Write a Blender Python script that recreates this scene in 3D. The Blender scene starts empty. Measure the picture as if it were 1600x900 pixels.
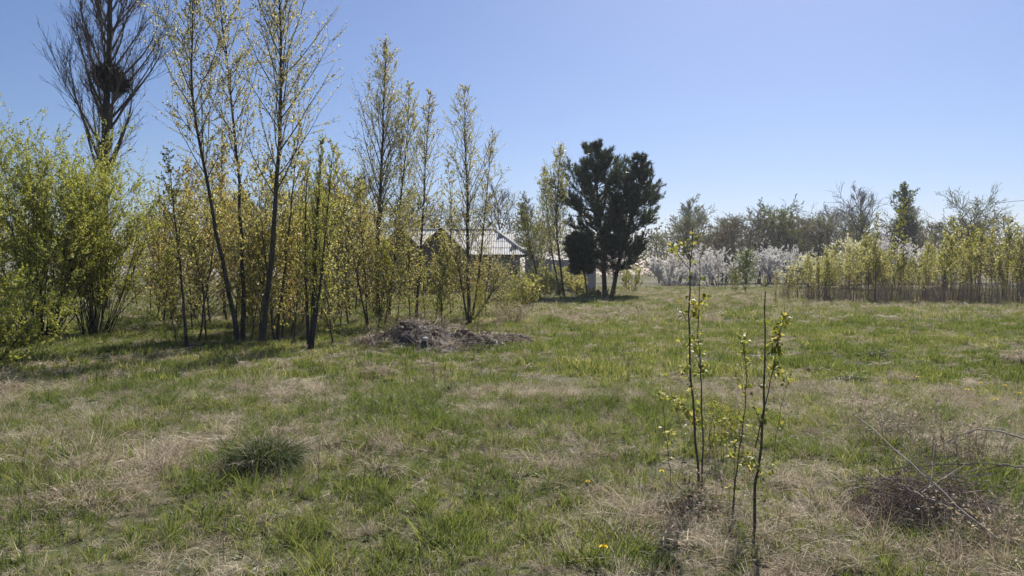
import bpy, math, random
import numpy as np
from mathutils import Vector, Matrix

# ------------------------------------------------------------------ camera, sky, sun, exposure
SC = bpy.context.scene
COL = SC.collection
F, CX, CY, HORIZON, EYE = 1164.0, 800.0, 450.0, 425.0, 1.62
PITCH = math.atan((CY - HORIZON) / F)
cam_data = bpy.data.cameras.new('camera')
cam_data.sensor_width = 36.0
cam_data.lens = 36.0 * F / 1600.0
cam_data.clip_start = 0.05
cam_data.clip_end = 3000
cam = bpy.data.objects.new('camera', cam_data)
COL.objects.link(cam)
cam.location = (0, 0, EYE)
cam.rotation_euler = (math.pi / 2 - PITCH, 0, 0)
SC.camera = cam

SUN_AZ, SUN_EL = math.radians(20), math.radians(44)      # to the right of straight ahead, above the frame
world = bpy.data.worlds.new('World')
SC.world = world
world.use_nodes = True
wn, wl = world.node_tree.nodes, world.node_tree.links
bg = wn['Background']
sky = wn.new('ShaderNodeTexSky')
sky.sky_type = 'NISHITA'
sky.sun_disc = False
sky.sun_elevation = SUN_EL
sky.sun_rotation = SUN_AZ
sky.altitude = 100
sky.air_density = 1.0
sky.dust_density = 0.75
sky.ozone_density = 8.0
wb = wn.new('ShaderNodeMixRGB'); wb.blend_type = 'MULTIPLY'; wb.inputs[0].default_value = 1
wb.inputs[2].default_value = (1.08, .97, .99, 1)          # white balance of the whole sky
wl.new(sky.outputs[0], wb.inputs[1]); wl.new(wb.outputs[0], bg.inputs[0])
bg.inputs[1].default_value = 0.053

sun_data = bpy.data.lights.new('sun', 'SUN')
sun_data.energy = 4.8
sun_data.angle = math.radians(0.53)
sun_data.color = (1.0, 0.95, 0.87)
sun = bpy.data.objects.new('sun', sun_data)
COL.objects.link(sun)
sv = Vector((math.sin(SUN_AZ) * math.cos(SUN_EL), math.cos(SUN_AZ) * math.cos(SUN_EL), math.sin(SUN_EL)))
sun.rotation_euler = sv.to_track_quat('Z', 'Y').to_euler()
sun.location = sv * 60

SC.render.engine = 'CYCLES'
SC.cycles.max_bounces = 7
SC.cycles.diffuse_bounces = 3
SC.cycles.transmission_bounces = 4
SC.cycles.volume_bounces = 0
SC.cycles.use_denoising = True
SC.cycles.adaptive_threshold = 0.02
SC.cycles.caustics_reflective = False
SC.cycles.caustics_refractive = False
SC.view_settings.view_transform = 'Standard'
SC.view_settings.look = 'None'
SC.view_settings.gamma = 1.0
SC.view_settings.use_curve_mapping = False
SC.view_settings.exposure = 0.95

R = np.random.default_rng(20250422)
Z = np.array((0.0, 0.0, 1.0))
cP, sP = math.cos(PITCH), math.sin(PITCH)

# ------------------------------------------------------------------ place helpers
def at(px, py, Y):
    u, v = (px - CX) / F, (CY - py) / F
    d = np.array((u, cP + v * sP, -sP + v * cP))
    return np.array((0, 0, EYE)) + d * (Y / d[1])

def onground(px, py):
    u, v = (px - CX) / F, (CY - py) / F
    d = np.array((u, cP + v * sP, -sP + v * cP))
    return np.array((0, 0, EYE)) + d * (EYE / -d[2])

def vnoise(x, y, s, seed):
    x = np.asarray(x, float) / s + seed * 17.31
    y = np.asarray(y, float) / s + seed * 5.77
    ix, iy = np.floor(x).astype(np.int64), np.floor(y).astype(np.int64)
    fx, fy = x - ix, y - iy
    fx, fy = fx * fx * (3 - 2 * fx), fy * fy * (3 - 2 * fy)
    def hsh(a, b):
        n = (a * 374761393 + b * 668265263 + seed * 1442695041) & 0x7fffffff
        n = ((n ^ (n >> 13)) * 1274126177) & 0x7fffffff
        n = (n ^ (n >> 16)) & 0xffff
        return n / 65535.0
    a, b, c, d = hsh(ix, iy), hsh(ix + 1, iy), hsh(ix, iy + 1), hsh(ix + 1, iy + 1)
    return (a * (1 - fx) + b * fx) * (1 - fy) + (c * (1 - fx) + d * fx) * fy

def height(x, y):
    x, y = np.asarray(x, float), np.asarray(y, float)
    d = np.hypot(x, y)
    near = np.clip(1.2 - d / 60, 0, 1)
    h = (vnoise(x, y, 9, 1) - .5) * .16 * np.clip(d / 10, 0, 1)
    h = h + ((vnoise(x, y, 2.2, 2) - .5) * .12 + (vnoise(x, y, .8, 3) - .5) * .07) * near
    return h + (vnoise(x, y, 40, 4) - .5) * .3 * np.clip((d - 25) / 60, 0, 1)

def gz(x, y):
    return float(height(x, y))

DRY = [(250, 690, 130, 20, .9), (130, 765, 120, 34, .8), (60, 690, 70, 25, .8), (440, 606, 80, 10, .6), (590, 572, 50, 10, .6),
       (670, 583, 55, 12, .8), (330, 622, 70, 10, .6), (20, 620, 60, 20, .8), (600, 722, 50, 18, .4), (480, 680, 40, 16, .5),
       (820, 482, 90, 11, .8), (950, 490, 110, 11, .9), (1110, 466, 120, 14, .9), (1260, 466, 100, 12, .8), (1080, 800, 90, 35, .9),
       (1260, 780, 110, 45, .9), (1200, 855, 220, 45, .9), (1500, 835, 130, 60, .9), (1580, 790, 80, 40, .9), (860, 765, 70, 26, .7),
       (830, 690, 60, 20, .5), (750, 645, 60, 14, .3), (1400, 645, 70, 16, .5),
       (1540, 662, 80, 16, .5), (1340, 480, 120, 6, .9), (1500, 479, 160, 6, .9), (1600, 560, 40, 20, .9), (950, 455, 120, 8, .7), (730, 690, 60, 18, .35),
       (890, 840, 70, 35, .6), (520, 562, 50, 10, .5)]
DRYW = []
for (px, py, rx, ry, w) in DRY:
    c = onground(px, py); a = onground(px + rx, py); b0 = onground(px, py - ry); b1 = onground(px, py + ry)
    DRYW.append((c[0], (b0[1] + b1[1]) / 2, a[0] - c[0], abs(b0[1] - b1[1]) / 2, w))

def dryness(x, y):
    x, y = np.asarray(x, float), np.asarray(y, float)
    m = np.zeros_like(x)
    wx = x + (vnoise(x, y, .7, 21) - .5) * 1.3 + (vnoise(x, y, .22, 26) - .5) * .7
    wy = y + (vnoise(x, y, .9, 22) - .5) * 1.8 + (vnoise(x, y, .25, 27) - .5) * .9
    for cx, cy, rx, ry, w in DRYW:
        q = ((wx - cx) / rx) ** 2 + ((wy - cy) / ry) ** 2
        m = np.maximum(m, w * np.clip(1.5 - q, 0, 1))
    n = vnoise(x, y, 1.6, 23) * .45 + vnoise(x, y, .5, 24) * .35 + vnoise(x, y, 5, 25) * .3
    return np.clip(np.maximum(m * (.5 + .8 * vnoise(x, y, .4, 28)), (n - .5) * 2.0) * .85, 0, 1)

# ------------------------------------------------------------------ object helpers
def tag(o, label=None, cat=None, group=None, kind=None):
    if label: o['label'] = label
    if cat: o['category'] = cat
    if group: o['group'] = group
    if kind: o['kind'] = kind
    return o

def empty(name, loc, label=None, cat=None, group=None, rz=0.0):
    o = bpy.data.objects.new(name, None)
    o.empty_display_size = .3
    COL.objects.link(o)
    o.location = tuple(float(v) for v in loc)
    o.rotation_euler = (0, 0, rz)
    return tag(o, label, cat, group)

def link(name, me, parent=None, loc=None):
    o = bpy.data.objects.new(name, me)
    COL.objects.link(o)
    if parent: o.parent = parent
    if loc is not None: o.location = tuple(float(v) for v in loc)
    return o

def copy_tree(o, parent=None):
    c = o.copy()
    COL.objects.link(c)
    if parent: c.parent = parent
    for ch in o.children: copy_tree(ch, c)
    return c

def mesh_np(name, v, faces_tri=None, faces_quad=None, mat=None, tint=None, smooth=False):
    v = np.asarray(v, np.float32).reshape(-1, 3)
    nt = 0 if faces_tri is None else len(faces_tri)
    nq = 0 if faces_quad is None else len(faces_quad)
    me = bpy.data.meshes.new(name)
    me.vertices.add(len(v)); me.vertices.foreach_set('co', v.ravel())
    parts, starts = [], []
    if nt:
        parts.append(np.asarray(faces_tri, np.int32).ravel()); starts.append(np.arange(nt, dtype=np.int32) * 3)
    if nq:
        parts.append(np.asarray(faces_quad, np.int32).ravel()); starts.append(nt * 3 + np.arange(nq, dtype=np.int32) * 4)
    idx = np.concatenate(parts)
    me.loops.add(len(idx)); me.loops.foreach_set('vertex_index', idx)
    me.polygons.add(nt + nq); me.polygons.foreach_set('loop_start', np.concatenate(starts))
    me.polygons.foreach_set('use_smooth', np.full(nt + nq, smooth))
    if tint is not None:
        a = me.attributes.new('tint', 'FLOAT', 'POINT')
        a.data.foreach_set('value', np.asarray(tint, np.float32))
    me.update(calc_edges=True)
    me.validate()
    if mat: me.materials.append(mat)
    return me

class MB:
    """collects shapes for one mesh"""
    def __init__(s): s.v, s.t, s.q, s.c, s.n = [], [], [], [], 0
    def raw(s, v, t=None, q=None, tint=.5):
        v = np.asarray(v, float).reshape(-1, 3)
        if t is not None and len(t): s.t.append(np.asarray(t) + s.n)
        if q is not None and len(q): s.q.append(np.asarray(q) + s.n)
        s.v.append(v); s.c.append(np.broadcast_to(np.asarray(tint, float), (len(v),))); s.n += len(v)
    def tube(s, p, r, k=5, tint=.5, cap=False):
        p = np.asarray(p, float); r = np.asarray(r, float); n = len(p)
        d = np.gradient(p, axis=0); d /= np.linalg.norm(d, axis=1)[:, None] + 1e-9
        ref = np.array((1., .13, .07)) if abs(d[0][2]) > .7 else Z
        u = np.cross(d, ref); u /= np.linalg.norm(u, axis=1)[:, None] + 1e-9
        w = np.cross(d, u)
        a = np.arange(k) * 2 * math.pi / k
        ring = p[:, None, :] + r[:, None, None] * (np.cos(a)[None, :, None] * u[:, None, :] + np.sin(a)[None, :, None] * w[:, None, :])
        i = np.arange(n - 1)[:, None] * k; j = np.arange(k)[None, :]; j2 = (j + 1) % k
        q = np.stack((i + j, i + j2, i + k + j2, i + k + j), -1).reshape(-1, 4)
        s.raw(ring.reshape(-1, 3), q=q, tint=tint)
    def tubes(s, P, Rr, k=3):
        """many tubes at once: P (m,n,3), Rr (m,n)"""
        m, n = P.shape[:2]
        if m == 0: return
        d = np.gradient(P, axis=1); d /= np.linalg.norm(d, axis=2)[..., None] + 1e-9
        ref = np.where(np.abs(d[:, :1, 2:3]) > .7, np.array((1., .13, .07)), Z)
        u = np.cross(d, np.broadcast_to(ref, d.shape)); u /= np.linalg.norm(u, axis=2)[..., None] + 1e-9
        w = np.cross(d, u); a = np.arange(k) * 2 * math.pi / k
        ring = P[:, :, None, :] + Rr[:, :, None, None] * (np.cos(a)[:, None] * u[:, :, None, :] + np.sin(a)[:, None] * w[:, :, None, :])
        i = np.arange(n - 1)[:, None] * k; j = np.arange(k)[None, :]; j2 = (j + 1) % k
        q = np.stack((i + j, i + j2, i + k + j2, i + k + j), -1).reshape(-1, 4)
        q = (q[None] + (np.arange(m) * n * k)[:, None, None]).reshape(-1, 4)
        s.raw(ring.reshape(-1, 3), q=q)
    def leaves(s, pos, dr, size, tint, ratio=.8, fold=.25, rng=R, droop=.0):
        n = len(pos)
        if n == 0: return
        dr = dr + rng.normal(0, .1, (n, 3)); dr[:, 2] -= droop
        dr /= np.linalg.norm(dr, axis=1)[:, None] + 1e-9
        sd = np.cross(dr, rng.normal(0, 1, (n, 3))); sd /= np.linalg.norm(sd, axis=1)[:, None] + 1e-9
        nm = np.cross(dr, sd)
        L = size[:, None]
        a = pos; b = pos + dr * L * .45 + sd * L * ratio * .5 + nm * L * fold * .5
        c = pos + dr * L; e = pos + dr * L * .45 - sd * L * ratio * .5 + nm * L * fold * .5
        v = np.stack((a, b, c, e), 1).reshape(-1, 3)
        i = np.arange(n)[:, None] * 4
        t = np.concatenate((i + np.array([[0, 1, 2]]), i + np.array([[0, 2, 3]])), 0)
        s.raw(v, t=t, tint=np.repeat(tint, 4))
    def box(s, x0, x1, y0, y1, z0, z1, tint=.5, M=None):
        v = np.array([(x, y, z) for z in (z0, z1) for y in (y0, y1) for x in (x0, x1)], float)
        if M is not None: v = np.array([tuple(M @ Vector(p)) for p in v])
        s.raw(v, q=[(0, 2, 3, 1), (4, 5, 7, 6), (0, 1, 5, 4), (2, 6, 7, 3), (0, 4, 6, 2), (1, 3, 7, 5)], tint=tint)
    def mesh(s, name, mat, smooth=False):
        return mesh_np(name, np.concatenate(s.v), np.concatenate(s.t) if s.t else None, np.concatenate(s.q) if s.q else None, mat, np.concatenate(s.c), smooth)
    def build(s, name, mat, parent=None, smooth=False, loc=None):
        return link(name, s.mesh(name, mat, smooth), parent, loc)

# ------------------------------------------------------------------ materials
def nodes(name):
    m = bpy.data.materials.new(name); m.use_nodes = True
    nt = m.node_tree; nt.nodes.clear()
    return m, nt.nodes, nt.links

def ramp(N, stops):
    r = N.new('ShaderNodeValToRGB'); e = r.color_ramp.elements
    while len(e) < len(stops): e.new(.5)
    for k, (p, c) in enumerate(stops):
        e[k].position = p; e[k].color = (*c, 1)
    return r

def leafmat(name, stops, trans=.45, rough=.5, spec=.4, instancer=False, tgain=(1.15, 1.1, .7)):
    m, N, L = nodes(name)
    out = N.new('ShaderNodeOutputMaterial')
    a = N.new('ShaderNodeAttribute'); a.attribute_name = 'tint'
    fac = a.outputs['Fac']
    if instancer:
        b = N.new('ShaderNodeAttribute'); b.attribute_type = 'INSTANCER'; b.attribute_name = 'ptint'
        ad = N.new('ShaderNodeMath'); ad.operation = 'MULTIPLY_ADD'; ad.inputs[1].default_value = .55
        L.new(fac, ad.inputs[0])
        mu = N.new('ShaderNodeMath'); mu.operation = 'MULTIPLY'; mu.inputs[1].default_value = .45
        L.new(b.outputs['Fac'], mu.inputs[0]); L.new(mu.outputs[0], ad.inputs[2]); fac = ad.outputs[0]
    r = ramp(N, stops); L.new(fac, r.inputs[0])
    p = N.new('ShaderNodeBsdfPrincipled'); p.inputs['Roughness'].default_value = rough
    p.inputs['Specular IOR Level'].default_value = spec
    L.new(r.outputs[0], p.inputs['Base Color'])
    t = N.new('ShaderNodeBsdfTranslucent')
    mm = N.new('ShaderNodeMixRGB'); mm.blend_type = 'MULTIPLY'; mm.inputs[0].default_value = 1
    mm.inputs[2].default_value = (*tgain, 1)
    L.new(r.outputs[0], mm.inputs[1]); L.new(mm.outputs[0], t.inputs[0])
    mx = N.new('ShaderNodeMixShader'); mx.inputs[0].default_value = trans
    L.new(p.outputs[0], mx.inputs[1]); L.new(t.outputs[0], mx.inputs[2]); L.new(mx.outputs[0], out.inputs[0])
    return m

def solid(name, c0, c1, scale=8, rough=.85, bump=.3, stretch=(1, 1, 1), detail=5, c2=None, spec=.3, bdist=.02):
    m, N, L = nodes(name)
    out = N.new('ShaderNodeOutputMaterial'); p = N.new('ShaderNodeBsdfPrincipled')
    tc = N.new('ShaderNodeTexCoord'); mp = N.new('ShaderNodeMapping'); mp.inputs['Scale'].default_value = stretch
    L.new(tc.outputs['Object'], mp.inputs[0])
    n = N.new('ShaderNodeTexNoise'); n.inputs['Scale'].default_value = scale; n.inputs['Detail'].default_value = detail
    n.inputs['Roughness'].default_value = .65
    L.new(mp.outputs[0], n.inputs['Vector'])
    st = [(.3, c0), (.7, c1)] if c2 is None else [(.28, c0), (.5, c1), (.72, c2)]
    r = ramp(N, st); L.new(n.outputs[0], r.inputs[0])
    L.new(r.outputs[0], p.inputs['Base Color']); p.inputs['Roughness'].default_value = rough
    p.inputs['Specular IOR Level'].default_value = spec
    b = N.new('ShaderNodeBump'); b.inputs['Strength'].default_value = bump; b.inputs['Distance'].default_value = bdist
    L.new(n.outputs[0], b.inputs['Height']); L.new(b.outputs[0], p.inputs['Normal'])
    L.new(p.outputs[0], out.inputs[0])
    return m

bark_poplar = solid('bark_poplar', (.03, .026, .02), (.115, .10, .075), 14, bump=.8, stretch=(1, 1, .35))
bark_dark = solid('bark_dark', (.025, .021, .018), (.085, .072, .06), 16, bump=.5, stretch=(1, 1, .3))
bark_sapling = solid('bark_sapling', (.04, .032, .026), (.16, .13, .10), 45, bump=.8, stretch=(1, 1, .5), bdist=.004)
bark_twig = solid('bark_twig', (.06, .048, .036), (.13, .10, .075), 9, bump=.1)
bark_red = solid('bark_red', (.14, .10, .085), (.33, .25, .21), 9, bump=.1)
shoot_mat = solid('reddish_shoot', (.17, .125, .11), (.42, .33, .29), .6, bump=.1)
bark_pine = solid('bark_pine', (.035, .025, .02), (.12, .075, .05), 10, bump=.6, stretch=(1, 1, .4))
bark_grey = solid('bark_grey', (.09, .08, .07), (.2, .18, .155), 6, bump=.2)
stick_mat = solid('dead_stick', (.26, .22, .175), (.55, .48, .4), 7, bump=.2, stretch=(1, 1, .2))
brush_mat = solid('brush_twig', (.12, .092, .078), (.36, .285, .235), 7, bump=.1)
straw_mat = leafmat('straw', [(0, (.17, .13, .092)), (.3, (.33, .265, .19)), (.65, (.52, .44, .33)), (1, (.80, .73, .6))], .35, .6, .3, True, (1, 1, .95))
straw_self = leafmat('straw_tussock', [(0, (.17, .13, .09)), (.35, (.33, .26, .185)), (.7, (.46, .375, .27)), (1, (.62, .54, .42))], .3, .65, .25, False, (1, 1, .95))
grass_mat = leafmat('grass_blade', [(0, (.03, .05, .018)), (.3, (.085, .125, .035)), (.55, (.14, .175, .055)), (.8, (.25, .265, .105)), (1, (.46, .42, .25))], .5, .5, .35, True)
grass_self = leafmat('grass_tussock_green', [(0, (.03, .055, .016)), (.35, (.06, .105, .026)), (.7, (.11, .165, .042)), (1, (.28, .25, .13))], .4, .5, .35)
leaf_poplar = leafmat('leaf_poplar', [(0, (.17, .16, .07)), (.4, (.31, .29, .14)), (.75, (.48, .45, .28)), (1, (.72, .69, .56))], .48, .42, .4)
leaf_bronze = leafmat('leaf_bronze', [(0, (.27, .17, .05)), (.3, (.38, .27, .09)), (.6, (.38, .34, .13)), (1, (.60, .52, .31))], .55, .4, .5)
leaf_olive = leafmat('leaf_olive', [(0, (.18, .18, .065)), (.4, (.31, .30, .11)), (.75, (.44, .41, .18)), (1, (.60, .54, .32))], .55, .4, .5)
leaf_willow = leafmat('leaf_willow', [(0, (.16, .19, .045)), (.4, (.28, .31, .07)), (.75, (.41, .42, .12)), (1, (.56, .55, .26))], .52, .45, .4)
leaf_fresh = leafmat('leaf_fresh', [(0, (.15, .18, .035)), (.4, (.24, .27, .06)), (.75, (.35, .33, .08)), (1, (.46, .41, .18))], .45, .5, .22)
leaf_thicket = leafmat('leaf_thicket', [(0, (.22, .23, .08)), (.4, (.36, .36, .15)), (.75, (.50, .48, .25)), (1, (.68, .64, .44))], .45, .4, .5)
leaf_far = leafmat('leaf_far', [(0, (.10, .115, .04)), (.5, (.175, .19, .065)), (1, (.28, .275, .11))], .4, .6, .25)
leaf_farbrown = leafmat('leaf_far_brown', [(0, (.09, .072, .048)), (.5, (.14, .115, .07)), (1, (.21, .18, .105))], .35, .6, .2)
leaf_fargreen = leafmat('leaf_far_green', [(0, (.075, .11, .035)), (.5, (.135, .185, .06)), (1, (.23, .28, .10))], .4, .6, .25)
bud_brown = leafmat('bud_brown', [(0, (.075, .06, .045)), (.5, (.14, .11, .08)), (1, (.28, .24, .18))], .2, .5, .4)
blossom = leafmat('blossom', [(0, (.42, .4, .37)), (.4, (.62, .6, .57)), (1, (.85, .84, .82))], .45, .6, .2, tgain=(1, 1, 1))
blossom_cream = leafmat('blossom_cream', [(0, (.42, .42, .2)), (.4, (.62, .6, .38)), (1, (.84, .81, .62))], .5, .6, .2, tgain=(1, 1, .9))
needle_mat = leafmat('pine_needles', [(0, (.024, .042, .028)), (.5, (.048, .074, .046)), (1, (.12, .15, .08))], .28, .45, .35)
petal_mat = leafmat('dandelion_petal', [(0, (.78, .58, .015)), (1, (.88, .72, .03))], .3, .6, .2, tgain=(1, 1, 1))
earth_mat = solid('mound_earth', (.03, .024, .019), (.085, .066, .052), 5, c2=(.25, .215, .18), bump=.9, detail=9, bdist=.06)
stone_mat = solid('pale_stone', (.45, .43, .4), (.72, .7, .66), 6, bump=.3)
roof_mat = solid('asbestos_sheet', (.26, .25, .235), (.46, .45, .43), 3.2, c2=(.57, .56, .54), bump=.15, detail=8)
plaster_mat = solid('house_plaster', (.28, .275, .28), (.44, .435, .44), 1.6, bump=.15, detail=8)
gable_mat = solid('gable_board', (.10, .075, .055), (.2, .15, .105), 3, bump=.3, stretch=(6, 6, .5))
brick_mat = solid('brown_brick_wall', (.11, .075, .055), (.2, .14, .1), 5, bump=.3)
frame_mat = solid('window_frame_paint', (.2, .2, .2), (.3, .29, .28), 4, bump=.05)
panel_mat = solid('concrete_panel', (.28, .28, .285), (.40, .40, .41), 2.2, bump=.2, detail=8)
wire_mat = solid('wire', (.03, .03, .035), (.05, .05, .055), 5)

def glassmat():
    m, N, L = nodes('window_glass'); out = N.new('ShaderNodeOutputMaterial'); p = N.new('ShaderNodeBsdfPrincipled')
    p.inputs['Base Color'].default_value = (.02, .025, .03, 1); p.inputs['Roughness'].default_value = .08
    L.new(p.outputs[0], out.inputs[0]); return m
glass_mat = glassmat()

def groundmat():
    m, N, L = nodes('meadow_soil'); out = N.new('ShaderNodeOutputMaterial'); p = N.new('ShaderNodeBsdfPrincipled')
    g = N.new('ShaderNodeNewGeometry')
    def noise(sc, det, stretch=None):
        n = N.new('ShaderNodeTexNoise'); n.inputs['Scale'].default_value = sc; n.inputs['Detail'].default_value = det; n.inputs['Roughness'].default_value = .7
        L.new(g.outputs['Position'], n.inputs['Vector']); return n
    def mix(a, b, f):
        x = N.new('ShaderNodeMixRGB'); L.new(f, x.inputs[0]); L.new(a, x.inputs[1]); L.new(b, x.inputs[2]); return x.outputs[0]
    n1 = noise(9, 10); thatch = ramp(N, [(.3, (.045, .036, .027)), (.5, (.12, .096, .07)), (.68, (.30, .245, .18))]); L.new(n1.outputs[0], thatch.inputs[0])
    n2 = noise(6, 10); green = ramp(N, [(.3, (.022, .032, .012)), (.5, (.05, .07, .022)), (.7, (.11, .125, .05))]); L.new(n2.outputs[0], green.inputs[0])
    at_ = N.new('ShaderNodeAttribute'); at_.attribute_name = 'tint'
    n3 = noise(1.3, 8); md = N.new('ShaderNodeMath'); md.operation = 'MULTIPLY_ADD'; md.inputs[1].default_value = 1.4; md.inputs[2].default_value = -.5
    L.new(n3.outputs[0], md.inputs[0])
    ad = N.new('ShaderNodeMath'); ad.operation = 'ADD'; ad.use_clamp = True; L.new(md.outputs[0], ad.inputs[0]); L.new(at_.outputs['Fac'], ad.inputs[1])
    c = mix(green.outputs[0], thatch.outputs[0], ad.outputs[0])
    L.new(c, p.inputs['Base Color']); p.inputs['Roughness'].default_value = .95; p.inputs['Specular IOR Level'].default_value = .1
    b = N.new('ShaderNodeBump'); b.inputs['Strength'].default_value = .8; b.inputs['Distance'].default_value = .05
    L.new(n1.outputs[0], b.inputs['Height']); L.new(b.outputs[0], p.inputs['Normal']); L.new(p.outputs[0], out.inputs[0])
    return m
ground_mat = groundmat()

# ------------------------------------------------------------------ ground
def axis(lo, hi, step, far, grow=1.12):
    a = list(np.arange(lo, hi + 1e-6, step)); s = step; x = hi
    while x < far: s *= grow; x += s; a.append(x)
    s = step; x = lo; b = []
    while x > -far: s *= grow; x -= s; b.append(x)
    return np.array(b[::-1] + a)
gx = axis(-24, 24, .27, 420); gy = axis(2, 40, .27, 420)
X, Y = np.meshgrid(gx, gy)
V = np.stack((X, Y, height(X, Y)), -1).reshape(-1, 3)
nx, ny = len(gx), len(gy)
ii = (np.arange(ny - 1)[:, None] * nx + np.arange(nx - 1)[None, :])
Q = np.stack((ii, ii + 1, ii + nx + 1, ii + nx), -1).reshape(-1, 4)
ground = link('ground', mesh_np('ground', V, faces_quad=Q, mat=ground_mat, tint=.22 + dryness(V[:, 0], V[:, 1]) * .5, smooth=True))
tag(ground, 'flat meadow ground of soil, thatch and short turf', 'ground', kind='structure')

# ------------------------------------------------------------------ house and wall
def corrugated(w, l, waves=6, t=.03):
    """one asbestos-cement sheet lying in x (width) and y (up the slope)"""
    n = waves * 6 + 1
    x = np.linspace(0, w, n); z = .028 * np.cos(x / w * waves * 2 * math.pi)
    v = []
    for yy in (0, l):
        for zz in (0, -.008):
            v += [(a, yy, b + zz) for a, b in zip(x, z)]
    i = np.arange(n - 1)
    q = [np.stack((i, i + 1, i + 1 + 2 * n, i + 2 * n), 1), np.stack((i + n, i + 3 * n, i + 1 + 3 * n, i + 1 + n), 1),
         np.stack((i, i + n, i + n + 1, i + 1), 1), np.stack((i + 2 * n, i + 2 * n + 1, i + 3 * n + 1, i + 3 * n), 1)]
    return mesh_np('roof_sheet', v, faces_quad=np.concatenate(q), mat=roof_mat, smooth=False)

HY = 57.0
hs = empty('house', at(730, 425, HY) * np.array((1, 1, 0)), 'grey house with corrugated sheet roof and twin gables behind the poplars', 'house')
hz = gz(hs.location.x, HY)
hs.location.z = hz
def hx(px): return (px - 730) / F * HY
EV, RG = 3.0, 5.05
sheet = corrugated(1.12, 1.55)
def roof_plane(parent, p0, ux, uy, wid, ln, trim=None):
    """tiles a sloping plane with single sheets; p0 eave corner, ux along eave, uy up slope; trim(s)->(lo,hi) limits at height s"""
    ux, uy = Vector(ux).normalized(), Vector(uy).normalized(); uz = ux.cross(uy)
    rows = int(math.ceil(ln / 1.4)); k = 0
    for r in range(rows):
        for c in range(int(math.ceil(wid / 1.05))):
            xm, ym = (c + .5) * 1.05, (r + .5) * 1.4
            if trim:
                lo, hi = trim(min(ym / ln, 1))
                if xm < lo - .3 or xm > hi + .3: continue
            o = link('roof_sheet', sheet, parent)
            xo = c * 1.05
            M = Matrix((ux, uy, uz)).transposed().to_4x4()
            sc = 1.0 if (r + 1) * 1.4 <= ln + .01 else max(.2, (ln - r * 1.4) / 1.4)
            jit = random.uniform(-.006, .006)
            M.translation = Vector(p0) + ux * xo + uy * (r * 1.4) + uz * (.012 * r + .006 * (c % 2) + jit)
            o.matrix_local = M @ Matrix.Rotation(-.012, 4, 'X') @ Matrix.Diagonal((1, sc, 1, 1))
random.seed(4)
xl, xr = hx(610), hx(823)
bd = 9.4                                  # depth of main house
m = MB(); m.box(xl + .5, xr - .5, .5, bd - .5, -.2, EV + .02); m.build('wall', plaster_mat, hs)
roof = MB()                               # battens under the sheets, hip on the right
rx1 = xr - 2.55
V_ = [(xl, 0, EV), (xr, 0, EV), (xr, bd, EV), (xl, bd, EV), (xl, bd / 2, RG), (rx1, bd / 2, RG)]
roof.raw(np.array(V_) - np.array((0, 0, .09)), t=[(1, 2, 5)], q=[(0, 1, 5, 4), (2, 3, 4, 5), (0, 3, 2, 1)])
rf = roof.build('roof', gable_mat, hs)
sl = math.hypot(bd / 2, RG - EV)
W = xr - xl
roof_plane(rf, (xl, -.15, EV - .07), (1, 0, 0), (0, bd / 2, RG - EV), W, sl, lambda s: (0, W - 2.55 * s))
hl = math.hypot(2.55, RG - EV)
roof_plane(rf, (xr + .12, 0, EV - .07), (0, 1, 0), (-2.55, 0, RG - EV), bd, hl, lambda s: (bd / 2 * s, bd - bd / 2 * s))
m = MB(); m.tube([(xl, bd / 2, RG + .05), (rx1, bd / 2, RG + .05)], [.11, .11], 8); m.build('ridge_cap', roof_mat, rf)
m = MB(); m.tube([(rx1, bd / 2, RG + .05), (xr + .1, -.1, EV)], [.10, .10], 8); m.build('ridge_cap', roof_mat, rf)
m = MB(); m.box(xl, xr + .05, -.17, -.13, EV - .24, EV - .09); m.build('fascia', gable_mat, hs)
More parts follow.
